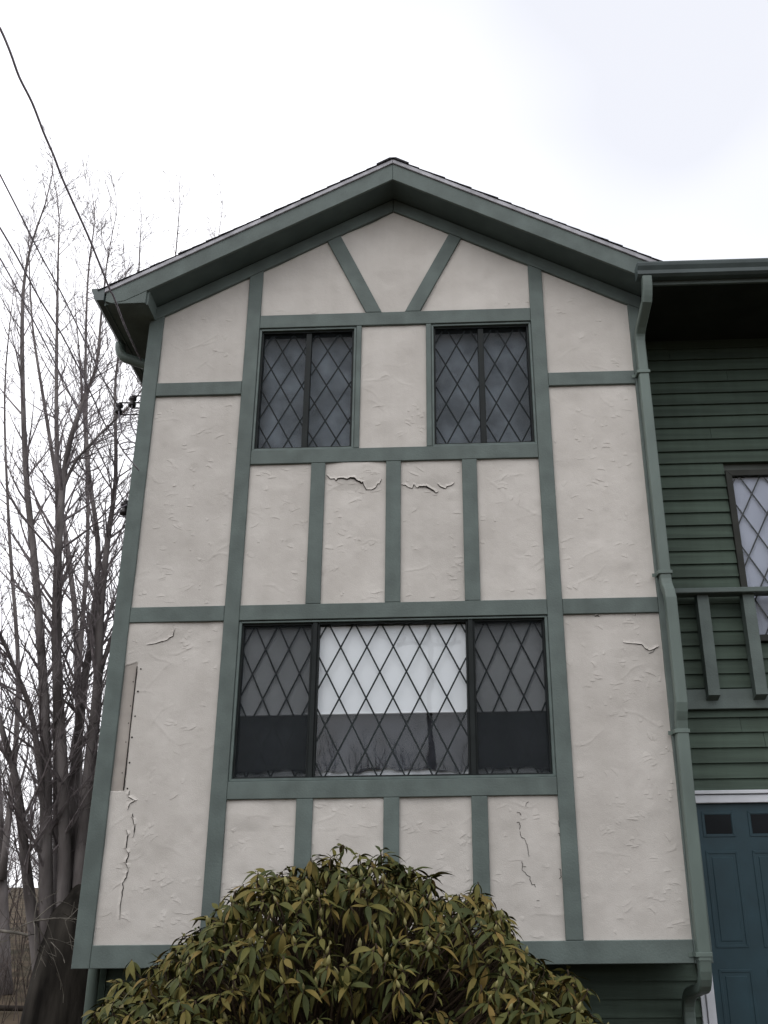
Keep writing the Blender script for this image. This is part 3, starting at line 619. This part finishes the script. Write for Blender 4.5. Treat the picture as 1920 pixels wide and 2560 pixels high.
plane(wn, X3+.01, X4-.01, z0+.0, z1, .23, 'room_dark', DARKC)
# wing window
wn = empty('lattice_window', parent=house); wn['label'] = 'lattice window with pale curtain above the balcony rail'
frame(wn, WX0, WX1, WZ0, WZ1, .055, YW-.03, YW+.035, WINFD)
plane(wn, WX0+.05, WX1-.05, WZ0+.05, WZ1-.05, YW-.002, 'pane', GLASS)
lattice(wn, WX0+.055, WX1-.055, WZ0+.055, WZ1-.055, 3.240, 4.829, .212, .392, YW+.004)
curtain(wn, WX0+.05, WX1-.05, WZ0+.05, WZ1-.05, YW+.027, 'curtain', WCURT, .004, 33)

# --- entrance door under the balcony
door = empty('entrance_door', parent=house); door['label'] = 'dark teal panelled entrance door with two small dark lites'
mb = MB(); mb.box(DX0+.08, DX1-.08, YW+.012, YW+.039, .08, 2.20); hb(mb, 'door_leaf', DOORM, door)
mb = MB(); mb.board(rect(DX0, 7.0 if False else DX1, 2.264, DZ1), YW-.045, YW+.03, .004); hb(mb, 'door_trim', WHITE, door)
mb = MB(); mb.board(rect(DX0, DX1, 2.198, 2.258), YW-.028, YW+.03, .004); hb(mb, 'door_trim', WHITE, door)
mb = MB(); mb.board(rect(DX0, DX0+.034, 0, 2.196), YW-.02, YW+.03, .003); hb(mb, 'door_trim', WHITE, door)
mb = MB(); mb.board(rect(DX0+.038, DX0+.098, 0, 2.196), YW-.034, YW+.03, .003); hb(mb, 'door_trim', WHITE, door)
mb = MB(); mb.board(rect(DX1-.098, DX1, 0, 2.196), YW-.034, YW+.03, .003); hb(mb, 'door_trim', WHITE, door)
for xa, xb in ((2.505, 2.705), (2.862, 3.062)):
    for za, zb, lite in ((1.972, 2.112, True), (1.190, 1.822, False), (.42, .998, False)):
        e = .024
        frame(door, xa-e, xb+e, za-e, zb+e, .02, YW+.007, YW+.013, DOORM, 'panel_moulding')
        if lite: plane(door, xa, xb, za, zb, YW+.009, 'lite', LITE, .0035)
        else: mb = MB(); mb.board(rect(xa+.02, xb-.02, za+.02, zb-.02), YW+.008, YW+.013, .004); hb(mb, 'door_panel', DOORM, door)
# --- downspouts
def arc(p0, p1, p2, n=5):
    p0, p1, p2 = Vector(p0), Vector(p1), Vector(p2)
    return [(p0*(1-t)**2+p1*2*t*(1-t)+p2*t*t) for t in [i/n for i in range(n+1)]]
ds = empty('downspout', parent=house); xd = 2.211
path = arc((xd+.03, -.375, 6.455), (xd+.03, -.375, 6.34), (xd+.022, -.33, 6.24), 5)+[Vector((xd+.006, -.14, 6.12))]+arc((xd+.004, -.11, 6.10), (xd, -.066, 6.06), (xd, -.066, 5.96), 4)[1:]+[Vector((xd, -.066, 5.70))]
mb = MB(); mb.sweep(path, .084, .066); hb(mb, 'pipe', DOWN, ds, False)
path = [Vector((xd, -.068, 5.72)), Vector((xd, -.068, 3.90)), Vector((xd, -.068, 3.83))]+arc((xd, -.07, 3.80), (xd+.003, -.085, 3.76), (xd+.006, -.11, 3.72), 3)[1:]+[Vector((xd+.008, -.125, 3.66)), Vector((xd+.004, -.125, 2.86))]+arc((xd+.002, -.122, 2.83), (xd, -.11, 2.79), (xd, -.085, 2.74), 3)[1:]+[Vector((xd, -.072, 2.68)), Vector((xd, -.070, 2.60))]
mb = MB(); mb.sweep(path, .088, .070); hb(mb, 'pipe', DOWN, ds, False)
path = [Vector((xd, -.070, 2.66)), Vector((xd-.014, -.070, 1.22)), Vector((xd-.014, -.070, 1.13))]
mb = MB(); mb.sweep(path, .092, .074); hb(mb, 'pipe', DOWN, ds, False)
path = arc((xd-.012, -.070, 1.19), (xd-.012, -.07, .98), (xd-.008, .05, .95), 6)+arc((xd-.004, .34, .90), (xd-.002, YW-.07, .87), (xd, YW-.07, .72), 6)+[Vector((xd, YW-.07, .05))]
mb = MB(); mb.sweep(path, .084, .068); hb(mb, 'pipe', DOWN, ds, False)
for zc, xo in ((5.69, 0), (3.885, 0), (2.655, 0), (1.165, -.014)):
    mb = MB(); mb.board(rect(xd-.060+xo, xd+.052+xo, zc-.014, zc+.014), -.112, -.024, .003); hb(mb, 'strap', DOWN, ds)
    mb = MB(); mb.box(xd-.088+xo, xd-.0605+xo, -.031, -.0265, zc-.017, zc+.012); hb(mb, 'strap_tab', DOWN, ds)
dl = empty('downspout', parent=house)
p0 = Vector((XL-.075, .40, 6.44))
path = arc(p0, p0+Vector((0, 0, -.15)), p0+Vector((.10, .01, -.17)), 6)+arc(Vector((X0-.14, .44, 6.22)), Vector((X0-.05, .45, 6.19)), Vector((X0-.05, .45, 6.08)), 4)
mb = MB(); mb.tube(path, .048, 10); hb(mb, 'pipe', DOWN, dl, True)
mb = MB(); mb.tube([(X0-.05, .45, 6.10), (X0-.05, .45, 1.4), (X0+.0, .50, 1.15), (X0+.0, .50, .1)], .043, 10); hb(mb, 'pipe', DOWN, dl, True)

# ------------------------------------------------------------------ service cables, insulators, pole
pole = empty('utility_pole', (.62, -24, ground_h(.62, -24)))
tag(pole, 'wooden utility pole with crossarm across the road, faintly reflected in the wide window', 'utility pole')
mb = MB(); mb.tube([(0, 0, -.3), (0, 0, 5), (.02, 0, 10.2)], [.13, .12, .10], 12); build(mb, 'shaft', POLE, pole, True)
mb = MB(); mb.box(-1.1, 1.1, -.06, .06, 9.3, 9.42); build(mb, 'crossarm', POLE, pole)
for x in (-.9, -.3, .3, .9): mb = MB(); mb.tube([(x, 0, 9.425), (x, 0, 9.5), (x, 0, 9.55)], [.03, .05, .02], 8); build(mb, 'insulator', CERAM, pole)
def wire(pts, Y0, Y1, r, label, polept, wob=0.0, endY=None):
    # pts: picture pixels from the frame's edge to the house; depth runs evenly in 1/distance between the two ends
    n = len(pts); L = [0]
    for a, b in zip(pts[:-1], pts[1:]): L.append(L[-1]+math.hypot(b[0]-a[0], b[1]-a[1]))
    P = []
    for i, (x, y) in enumerate(pts):
        t = L[i]/L[-1]; d0, d1 = 1/(Y0-CAM.y), 1/(Y1-CAM.y); P.append(at(x, y, CAM.y+1/(d0+(d1-d0)*t)))
    a = P[0]; pp = Vector(polept); lead = []
    for i in range(14, 0, -1):
        t = i/14; q = a.lerp(pp, t); q.z -= .55*4*t*(1-t)*(.5+.5*t); lead.append(q)
    full = lead+P; sm = []
    for i in range(len(full)-1):
        p0, p1, p2, p3 = full[max(i-1, 0)], full[i], full[i+1], full[min(i+2, len(full)-1)]
        for k in range(4):
            t = k/4; sm.append(.5*((2*p1)+(p2-p0)*t+(2*p0-5*p1+4*p2-p3)*t*t+(3*p1-p0-3*p2+p3)*t**3))
    sm.append(full[-1])
    mb = MB(); mb.tube(sm, r, 6); o = build(mb, 'service_cable', CABLE, None, True); tag(o, label, 'cable', 'overhead cables running to the house'); return o
k4 = .3437; k1 = .42194
main = [(u*k4, v*k4) for u, v in [(-140, -60), (0, 205), (75, 380), (140, 560), (235, 750), (320, 970), (390, 1130), (450, 1290), (530, 1470), (630, 1690), (700, 1860), (760, 2010), (800, 2110)]]+[(220+.1808*u, 660+.1808*v) for u, v in [(345, 430), (390, 545), (520, 880), (660, 1180), (735, 1330)]]
wire(main, -2.9,   .35, .0085, 'thick twisted service cable crossing the left eave and gutter', (.62, -24, 9.2))
w2 = [(u*k1, 350+v*k1) for u, v in [(-80, 40), (0, 205), (130, 460), (240, 680), (360, 900), (520, 1230), (600, 1395), (660, 1510)]]+[(297, 1018)]
wire(w2, -2.3, .30, .0055, 'thinner cable just below the thick one, ending at the lower insulator', (-.28, -24, 9.5))
w3 = [(u*k1, 350+v*k1) for u, v in [(-80, 390), (0, 520), (105, 700), (240, 950), (370, 1160), (520, 1460), (620, 1680), (690, 1775)]]+[(310, 1130), (347, 1176)]
wire(w3, -2.6, -.045, .006, 'thin cable ending on the front of the left corner board', (.32, -24, 9.5))
w4 = [(u*k1, 350+v*k1) for u, v in [(-80, 560), (0, 700), (110, 900), (300, 1270), (480, 1640), (640, 1960), (740, 2150)]]+[(322, 1290)]
wire(w4, -2.2, .35, .005, 'lowest thin cable passing behind the left corner board', (.92, -24, 9.5))
def ins(px, py, Y, label, s=1.0, cat='insulator'):
    p = at(px, py, Y); e = empty('spool_insulator', p); tag(e, label, cat, 'insulators on the side of the house')
    mb = MB(); prof = [(-.05, .018), (-.045, .034), (-.02, .036), (-.008, .022), (.008, .022), (.02, .036), (.045, .034), (.05, .018)]
    mb.tube([(0, 0, a*s) for a, b in prof], [b*s for a, b in prof], 12); build(mb, 'spool', CERAM, e, True)
    xw = X0+.02-p.x
    mb = MB(); mb.tube([(0, 0, .062*s), (0, 0, -.062*s)], .006, 6); mb.tube([(0, 0, .062*s), (xw, 0, .062*s)], .007, 6); mb.tube([(0, 0, -.062*s), (xw, 0, -.062*s)], .007, 6); build(mb, 'clevis', CERAM, e)
    return e
ins(331, 1005, .22, 'dark spool insulator nearest the left eave'); ins(297, 1022, .32, 'dark spool insulator at the end of the thinner cable'); ins(312, 1272, .25, 'ribbed dark insulator low on the side wall', 1.2)
def loop(pts, Y, label, r=.006):
    P = [at(x, y, Y+i*.01) for i, (x, y) in enumerate(pts)]; sm = []
    for i in range(len(P)-1):
        p0, p1, p2, p3 = P[max(i-1, 0)], P[i], P[i+1], P[min(i+2, len(P)-1)]
        for k in range(4):
            t = k/4; sm.append(.5*((2*p1)+(p2-p0)*t+(2*p0-5*p1+4*p2-p3)*t*t+(3*p1-p0-3*p2+p3)*t**3))
    sm.append(P[-1]); mb = MB(); mb.tube(sm, r, 6); tag(build(mb, 'drip_loop', CABLE, None, True), label, 'cable', 'slack loops at the insulators')
loop([(331, 1012), (326, 1040), (330, 1068), (345, 1095), (352, 1110)], .2, 'dark slack loop hanging from the upper insulator')
loop([(297, 1028), (300, 1058), (306, 1082), (322, 1100), (345, 1112)], .25, 'dark slack loop hanging from the cable-end insulator')
loop([(345, 1108), (318, 1105), (300, 1112), (310, 1124), (332, 1118), (346, 1112)], .2, 'small closed cable coil beside the corner board')
loop([(318, 1262), (298, 1272), (292, 1284), (303, 1292), (325, 1288)], .2, 'small drooping loop under the low insulator')

# ------------------------------------------------------------------ trees
def grow(mb, p, d, L, r, level, maxl, lean=.55, dens=1.0):
    n = max(3, int(L/.22)) if level < 2 else 4
    pts = [p.copy()]; dirs = [d.copy()]; q = p.copy(); dd = d.copy()
    for i in range(n):
        dd = (dd + Vector((random.gauss(0, .10), random.gauss(0, .10), random.gauss(0, .06))) + Vector((0, 0, lean*.14))).normalized()
        q = q + dd*(L/n); pts.append(q.copy()); dirs.append(dd.copy())
    mb.tube(pts, [max(.0031, r*(1-.85*i/n)) for i in range(n+1)], 5 if level < 1 else (4 if level < 2 else 3), False)
    if level >= maxl: return
    kids = int((3.2 if level == 0 else 4.2)*L*dens)+2
    for k in range(kids):
        t = random.uniform(.18, .98); i = min(int(t*n), n-1); b = pts[i].lerp(pts[i+1], t*n-i); ax = dirs[i]
        side = ax.orthogonal().normalized(); side.rotate(Matrix.Rotation(random.uniform(0, 6.283), 3, ax))
        ang = random.uniform(.35, .85); nd = (ax*math.cos(ang)+side*math.sin(ang)).normalized()
        grow(mb, b, nd, L*random.uniform(.28, .5)*(1.1-.5*t), r*.42*(1-.6*t)+.0015, level+1, maxl, lean, dens)
def limb_pts(pix, Y0, dY):
    n = len(pix); d0, d1 = dY if isinstance(dY, tuple) else (0, dY)
    return [atd(u, v, Y0+d0+(d1-d0)*i/(n-1)) for i, (u, v) in enumerate(pix)]
def smooth_pts(P, k=4):
    sm = []
    for i in range(len(P)-1):
        p0, p1, p2, p3 = P[max(i-1, 0)], P[i], P[i+1], P[min(i+2, len(P)-1)]
        for j in range(k):
            t = j/k; sm.append(.5*((2*p1)+(p2-p0)*t+(2*p0-5*p1+4*p2-p3)*t*t+(3*p1-p0-3*p2+p3)*t**3))
    sm.append(P[-1]); return sm
def tree(name, label, base, trunk_r, limbs, Yb, group, dens=1.0, tw=2):
    e = empty(name, (base.x, base.y, 0)); tag(e, label, 'tree', group); off = Vector((base.x, base.y, 0))
    allt = MB()
    for pix, dY, r0, r1 in limbs:
        P = smooth_pts([q-off for q in limb_pts(pix, Yb, dY)]); n = len(P)
        mb = MB(); rad = [(r0+(r1-r0)*(i/(n-1))**.62)*.68 for i in range(n)]; mb.tube(P, rad, 9); build(mb, 'limb', BARK, e, True)
        for i in range(int(n*.22), n):
            d = (P[min(i+1, n-1)]-P[i-1]).normalized(); f = i/n
            for k in range(int(random.choice([2, 2, 3])*dens+.5)):
                side = d.orthogonal().normalized(); side.rotate(Matrix.Rotation(random.uniform(0, 6.283), 3, d)); ang = random.uniform(.35, .9)
                L = random.uniform(.7, 2.0)*(1.05-.55*f); grow(allt, P[i].lerp(P[min(i+1, n-1)], random.random()), (d*math.cos(ang)+side*math.sin(ang)).normalized(), L, min(rad[i]*.4, .020), 1, 1+tw-1 if tw < 2 else 3, .5, .8)
        d = (P[-1]-P[-2]).normalized(); grow(allt, P[-1], d, 1.2, r1, 1, 3, .3)
    build(allt, 'crown', TWIG, e)
    return e
Yt = 4.6
B0 = atd(112, 2330, Yt)
t1 = tree('bare_tree', 'large bare multi-stemmed tree with thick dark base left of the house', B0, .4, [
  ([(118, 2380), (115, 2150), (100, 1950), (100, 1700), (95, 1500), (78, 1250), (55, 1000), (48, 700), (60, 560), (98, 440)], -.5, .20, .014),
  ([(126, 2380), (130, 2100), (128, 1850), (124, 1500), (127, 1200), (122, 900), (124, 650), (128, 470)], .5, .19, .013),
  ([(128, 2100), (140, 1800), (125, 1480), (122, 1300), (133, 1080), (150, 960), (182, 860), (208, 790), (220, 667), (232, 560)], -.9, .15, .012),
  ([(140, 2380), (160, 2050), (190, 1700), (210, 1500), (216, 1340), (233, 1164), (250, 1030), (250, 815), (275, 690)], .2, .19, .014),
  ([(135, 2200), (150, 1900), (162, 1680), (182, 1474), (200, 1365), (212, 1183), (190, 1000), (185, 800), (190, 600), (205, 480)], 1.0, .15, .012),
  ([(105, 2250), (60, 1900), (36, 1693), (0, 1560), (-40, 1380)], -.7, .14, .03),
  ([(101, 1800), (72, 1560), (30, 1440), (0, 1370), (-40, 1300)], (-.15, -1.0), .075, .02),
  ([(212, 1470), (240, 1380), (268, 1330), (300, 1240), (330, 1100)], (.1, .8), .06, .012),
  ([(136, 1055), (160, 1003), (190, 965), (250, 905), (290, 865), (330, 800)], (-.42, -.7), .042, .010),
 ], Yt, None)
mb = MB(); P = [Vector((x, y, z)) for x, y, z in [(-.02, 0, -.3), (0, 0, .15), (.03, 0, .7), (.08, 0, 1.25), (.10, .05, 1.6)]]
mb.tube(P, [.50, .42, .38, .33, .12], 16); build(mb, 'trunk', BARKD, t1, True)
# pale dead sprays low on the stems
for k, (u, v) in enumerate([(72, 1985), (84, 2010), (100, 1985)]):
    pass
sp = MB(); O = atd(73, 1990, 3.6)
for tgt in [(75, 2060), (84, 2075), (118, 2045), (5, 2040), (170, 1965), (190, 1990), (88, 1900), (135, 2130)]:
    q = atd(tgt[0], tgt[1], 3.6+random.uniform(-.5, .4)); mid = O.lerp(q, .5)+Vector((0, 0, random.uniform(.03, .14)))
    sp.tube(smooth_pts([O, mid, q], 5), [.008*(1-.08*i) for i in range(11)], 4, False)
    for j in range(2):
        s_ = O.lerp(q, random.uniform(.3, .9)); grow(sp, s_, (q-O).normalized()+Vector((random.gauss(0, .5), random.gauss(0, .5), random.gauss(0, .5))), .3, .006, 2, 3, -.3, .5)
o = build(sp, 'dead_branch_spray', PALET, t1); o.location = Vector((-t1.location.x, -t1.location.y, 0)); o['label'] = 'pale dead drooping branch spray low on the trunk'
others = [
 ('slim bare tree farther back, its tops showing over the left roof slope', [([(330, 2150), (320, 1500), (318, 900), (300, 640), (305, 480)], .5, .16, .012), ([(322, 1500), (345, 900), (375, 600), (388, 450)], -.6, .10, .010), ([(325, 1700), (400, 900), (455, 620), (478, 470)], .8, .11, .010)], 13.0),
 ('tall pale-barked bare tree seen between the stems of the large one', [([(165, 2120), (170, 1700), (160, 1300), (100, 900), (70, 700), (62, 520)], .6, .17, .013), ([(165, 1500), (190, 1150), (178, 850), (160, 640)], -.5, .10, .010)], 10.5),
 ('leaning bare tree at the far left edge beside the large trunk', [([(12, 2150), (0, 1800), (-25, 1400), (-60, 1000)], .5, .18, .05), ([(5, 1900), (40, 1500), (20, 1150), (10, 850), (28, 640)], -.6, .10, .010)], 9.0),
]
for lab, limbs, Yb in others:
    b = atd(limbs[0][0][0][0], limbs[0][0][0][1], Yb)
    tree('bare_tree', lab, b, .2, limbs, Yb, 'bare trees behind the house', .75, 2)
# thicket of thin stems farther back: one mass
def thicket(name, label, xr, yr, zr, count, lv=2, rr=.012):
    mb = MB()
    for i in range(count):
        x, y = random.uniform(*xr), random.uniform(*yr); h = random.uniform(*zr)
        grow(mb, Vector((x, y, ground_h(x, y)-.1)), Vector((random.gauss(0, .16), random.gauss(0, .16), 1)).normalized(), h, rr*random.uniform(.7, 1.6), 0 if lv == 2 else 1, 2, .35, .55)
    return tag(build(mb, name, BRUSH), label, 'brush', None, 'stuff')
thicket('thicket', 'dense brown thicket of thin bare stems behind the trees', (-17, -4.2), (9, 22), (2.2, 6.0), 190)
thicket('undergrowth', 'low tangled brown undergrowth at the foot of the trees', (-9, -2.9), (5.3, 10), (.5, 1.5), 170, 3, .006)
thicket('far_woods', 'dark bare woods on the rise across the road', (-30, 30), (-92, -52), (1.5, 4.0), 260, 2, .05)
# low fence rail behind the trunk
fe = empty('rail_fence', (-6, 6.8, 0)); tag(fe, 'low dark wooden rail fence behind the tree trunks', 'fence')
zf = atd(50, 2180, 6.8).z
mb = MB(); mb.tube([(-4.5, 0, zf-.02), (0, 0.02, zf+.01), (3.4, 0, zf)], .035, 8); build(mb, 'rail', FENCE, fe, True)
for x in (-4.4, -1.5, 1.6, 3.3): mb = MB(); mb.tube([(x, .06, -.1), (x, .06, zf+.12)], .05, 8); build(mb, 'post', FENCE, fe, True)
lg = MB(); a_, b_ = atd(-20, 2008, 5.4), atd(106, 2032, 5.2); lg.tube([a_, a_.lerp(b_, .5)+Vector((0, 0, .02)), b_], [.02, .018, .012], 8)
o = build(lg, 'broken_branch', PALET, t1, True); o.location = Vector((-t1.location.x, -t1.location.y, 0)); o['label'] = 'pale broken branch stub leaning level against the trunk'

# ------------------------------------------------------------------ rhododendron
bush = empty('rhododendron_bush', (-.25, -1.15, 0)); tag(bush, 'large rhododendron bush with olive drooping leaves in front of the house', 'bush')
OFF = Vector((-.25, -1.15, 0))
PROF = [(-1.66, .60), (-1.58, .88), (-1.44, 1.03), (-1.22, 1.17), (-1.00, 1.36), (-.81, 1.57), (-.48, 1.71), (-.31, 1.775), (-.18, 1.72), (-.05, 1.78), (.12, 1.75), (.395, 1.60), (.62, 1.61), (.72, 1.55), (.84, 1.37), (.95, 1.22), (1.16, 1.13), (1.24, .95), (1.30, .72)]
def prof(x):
    for (a, ha), (b, hb_) in zip(PROF[:-1], PROF[1:]):
        if a <= x <= b: return ha+(hb_-ha)*(x-a)/(b-a)
    return .4
def leaf_mesh(L, W, droop, curl):
    n = 6; V = []; F = []
    wp = [.10, .62, .93, 1.0, .80, .42, .0]
    for i in range(n+1):
        t = i/n; x = L*t; z = -droop*L*t*t; w_ = W*wp[i]/2
        V += [(x, -w_, z+curl*w_), (x, 0, z), (x, w_, z+curl*w_)]
    for i in range(n):
        a = i*3; F += [(a, a+3, a+4, a+1), (a+1, a+4, a+5, a+2)]
    mb = MB(); mb.add([(-.014, -.002, .002), (-.014, .002, .002)], []); mb.v = []; mb.add(V, F); return mb
LM = [leaf_mesh(.102, .032, .24, .35), leaf_mesh(.114, .034, .42, .4), leaf_mesh(.088, .030, .08, .2), leaf_mesh(.106, .029, .62, .6), leaf_mesh(.064, .024, .25, -.1)]
LME = []
for i, mb in enumerate(LM):
    me = mb.mesh('leaf'); me.materials.append(LEAF); me.polygons.foreach_set('use_smooth', [True]*len(me.polygons)); LME.append(me)
bm_ = MB(); bm_.tube([(0, 0, 0), (0, 0, .012), (0, 0, .026), (0, 0, .040)], [.005, .0095, .0075, .001], 7); BUDM = bm_.mesh('bud'); BUDM.materials.append(BUD)
BUDM.polygons.foreach_set('use_smooth', [True]*len(BUDM.polygons))
whorls = []; tries = 0
while len(whorls) < 1900 and tries < 120000:
    tries += 1
    x = random.uniform(-1.66, 1.29); v = random.uniform(-1, 1); y = -1.15+v*.98
    top = prof(x)*(1-.30*abs(v)**2.2)+random.uniform(-.10, .02)+(random.uniform(.02, .08) if random.random() < .12 else 0)
    edge = min(1, (x+1.75)/.5, (1.36-x)/.4)
    if abs(v) > .35+.65*edge: continue
    top += .17*mnoise.noise(Vector((x*3.1, y*3.1, 2.2)))
    if mnoise.noise(Vector((x*4.2, y*4.2, top*3))) < -.42: continue
    z = top if random.random() < .42 else random.uniform(.45, top)
    if z < .45: continue
    dmin = .054
    if any((x-a[0])**2+(y-a[1])**2+(z-a[2])**2 < dmin**2 for a in whorls): continue
    whorls.append((x, y, z, top))
leaves = []; buds = []; stems = MB()
for x, y, z, top in whorls:
    outw = Vector(((x+.25)/1.5, (y+1.15)/1.0, .55)); outw.normalize()
    deep = top-z
    axis = (Vector((0, 0, 1))*1.0+outw*(.35+.9*min(1, deep/.5))*random.uniform(.4, 1.1)+Vector((random.gauss(0, .3), random.gauss(0, .3), 0))).normalized()
    base = Vector((x, y, z)); nl = random.choice([6, 7, 8, 8, 9]); ph = random.uniform(0, 6.28)
    sc = random.uniform(.82, 1.18)
    droop0 = random.choice([random.uniform(-.1, .5), random.uniform(.4, 1.2)])
    for k in range(nl):
        a = ph+k*2.399; el = random.gauss(-droop0+.25, .34)
        s_ = axis.orthogonal().normalized(); s_.rotate(Matrix.Rotation(a, 3, axis))
        d = (s_*math.cos(el)+axis*math.sin(el)).normalized()
        d = (d+Vector((0, 0, -.18))).normalized()
        side = axis.cross(d).normalized(); upv = d.cross(side).normalized()
        rm = Matrix((d, side, upv)).transposed().to_4x4()
        rm = rm @ Matrix.Rotation(random.gauss(0, .25), 4, 'X')
        s2 = sc*random.uniform(.6, 1.15)
        M4 = Matrix.Translation(base+d*.010-axis*.004*k*.5) @ rm @ Matrix.Scale(s2, 4)
        leaves.append((M4, random.choices(range(5), [4, 4, 2, 3, 1])[0], base))
    if random.random() < .6:
        buds.append(Matrix.Translation(base) @ axis.to_track_quat('Z', 'Y').to_matrix().to_4x4() @ Matrix.Scale(random.uniform(.8, 1.25), 4))
    root = Vector((-.25+(x+.25)*.55, -1.15+(y+1.15)*.45, max(.25, z-.35-.2*random.random())))
    mid = root.lerp(base, .6)+Vector((random.gauss(0, .02), random.gauss(0, .02), -.04))
    stems.tube(smooth_pts([root-OFF, mid-OFF, base-axis*.06-OFF, base-OFF], 2), [.0055, .0055, .005, .005, .0045, .0045, .004], 5, False)
for k in range(9):
    a = k*.7; stems.tube([(random.gauss(0, .08), random.gauss(0, .08), 0), (.25*math.cos(a), .2*math.sin(a), .35), (.6*math.cos(a), .4*math.sin(a), .8)], [.03, .022, .012], 6, False)
build(stems, 'stem', STEM, bush)
# leaves that show largest stay single pieces; hidden ones form one mass
def score(b): return (b - CAM).length - .9*b.z*.5
inview = lambda b: True
fl = sorted(range(len(leaves)), key=lambda i: (leaves[i][2]-CAM).length - (.8 if leaves[i][2].z > prof(leaves[i][2].x)*.86 else 0) + (3 if leaves[i][2].z < .72 else 0))
near = set(fl[:300]); mass = MB(); TO = Matrix.Translation(-OFF)
for i, (M4, t, b) in enumerate(leaves):
    if i in near:
        o = bpy.data.objects.new('leaf', LME[t]); col.objects.link(o); o.parent = bush; o.matrix_local = TO @ M4
    else:
        MM = TO @ M4; mass.add([MM @ Vector(v) for v in LM[t].v], LM[t].f)
o = build(mass, 'leaf_mass', LEAF, bush, True); o['kind'] = 'stuff'
buds.sort(key=lambda M: (M.translation-CAM).length)
bmass = MB()
for i, M4 in enumerate(buds):
    if M4.translation.z < .6: continue
    o = bpy.data.objects.new('bud', BUDM); col.objects.link(o); o.parent = bush; o.matrix_local = TO @ M4
    if i > 260: break
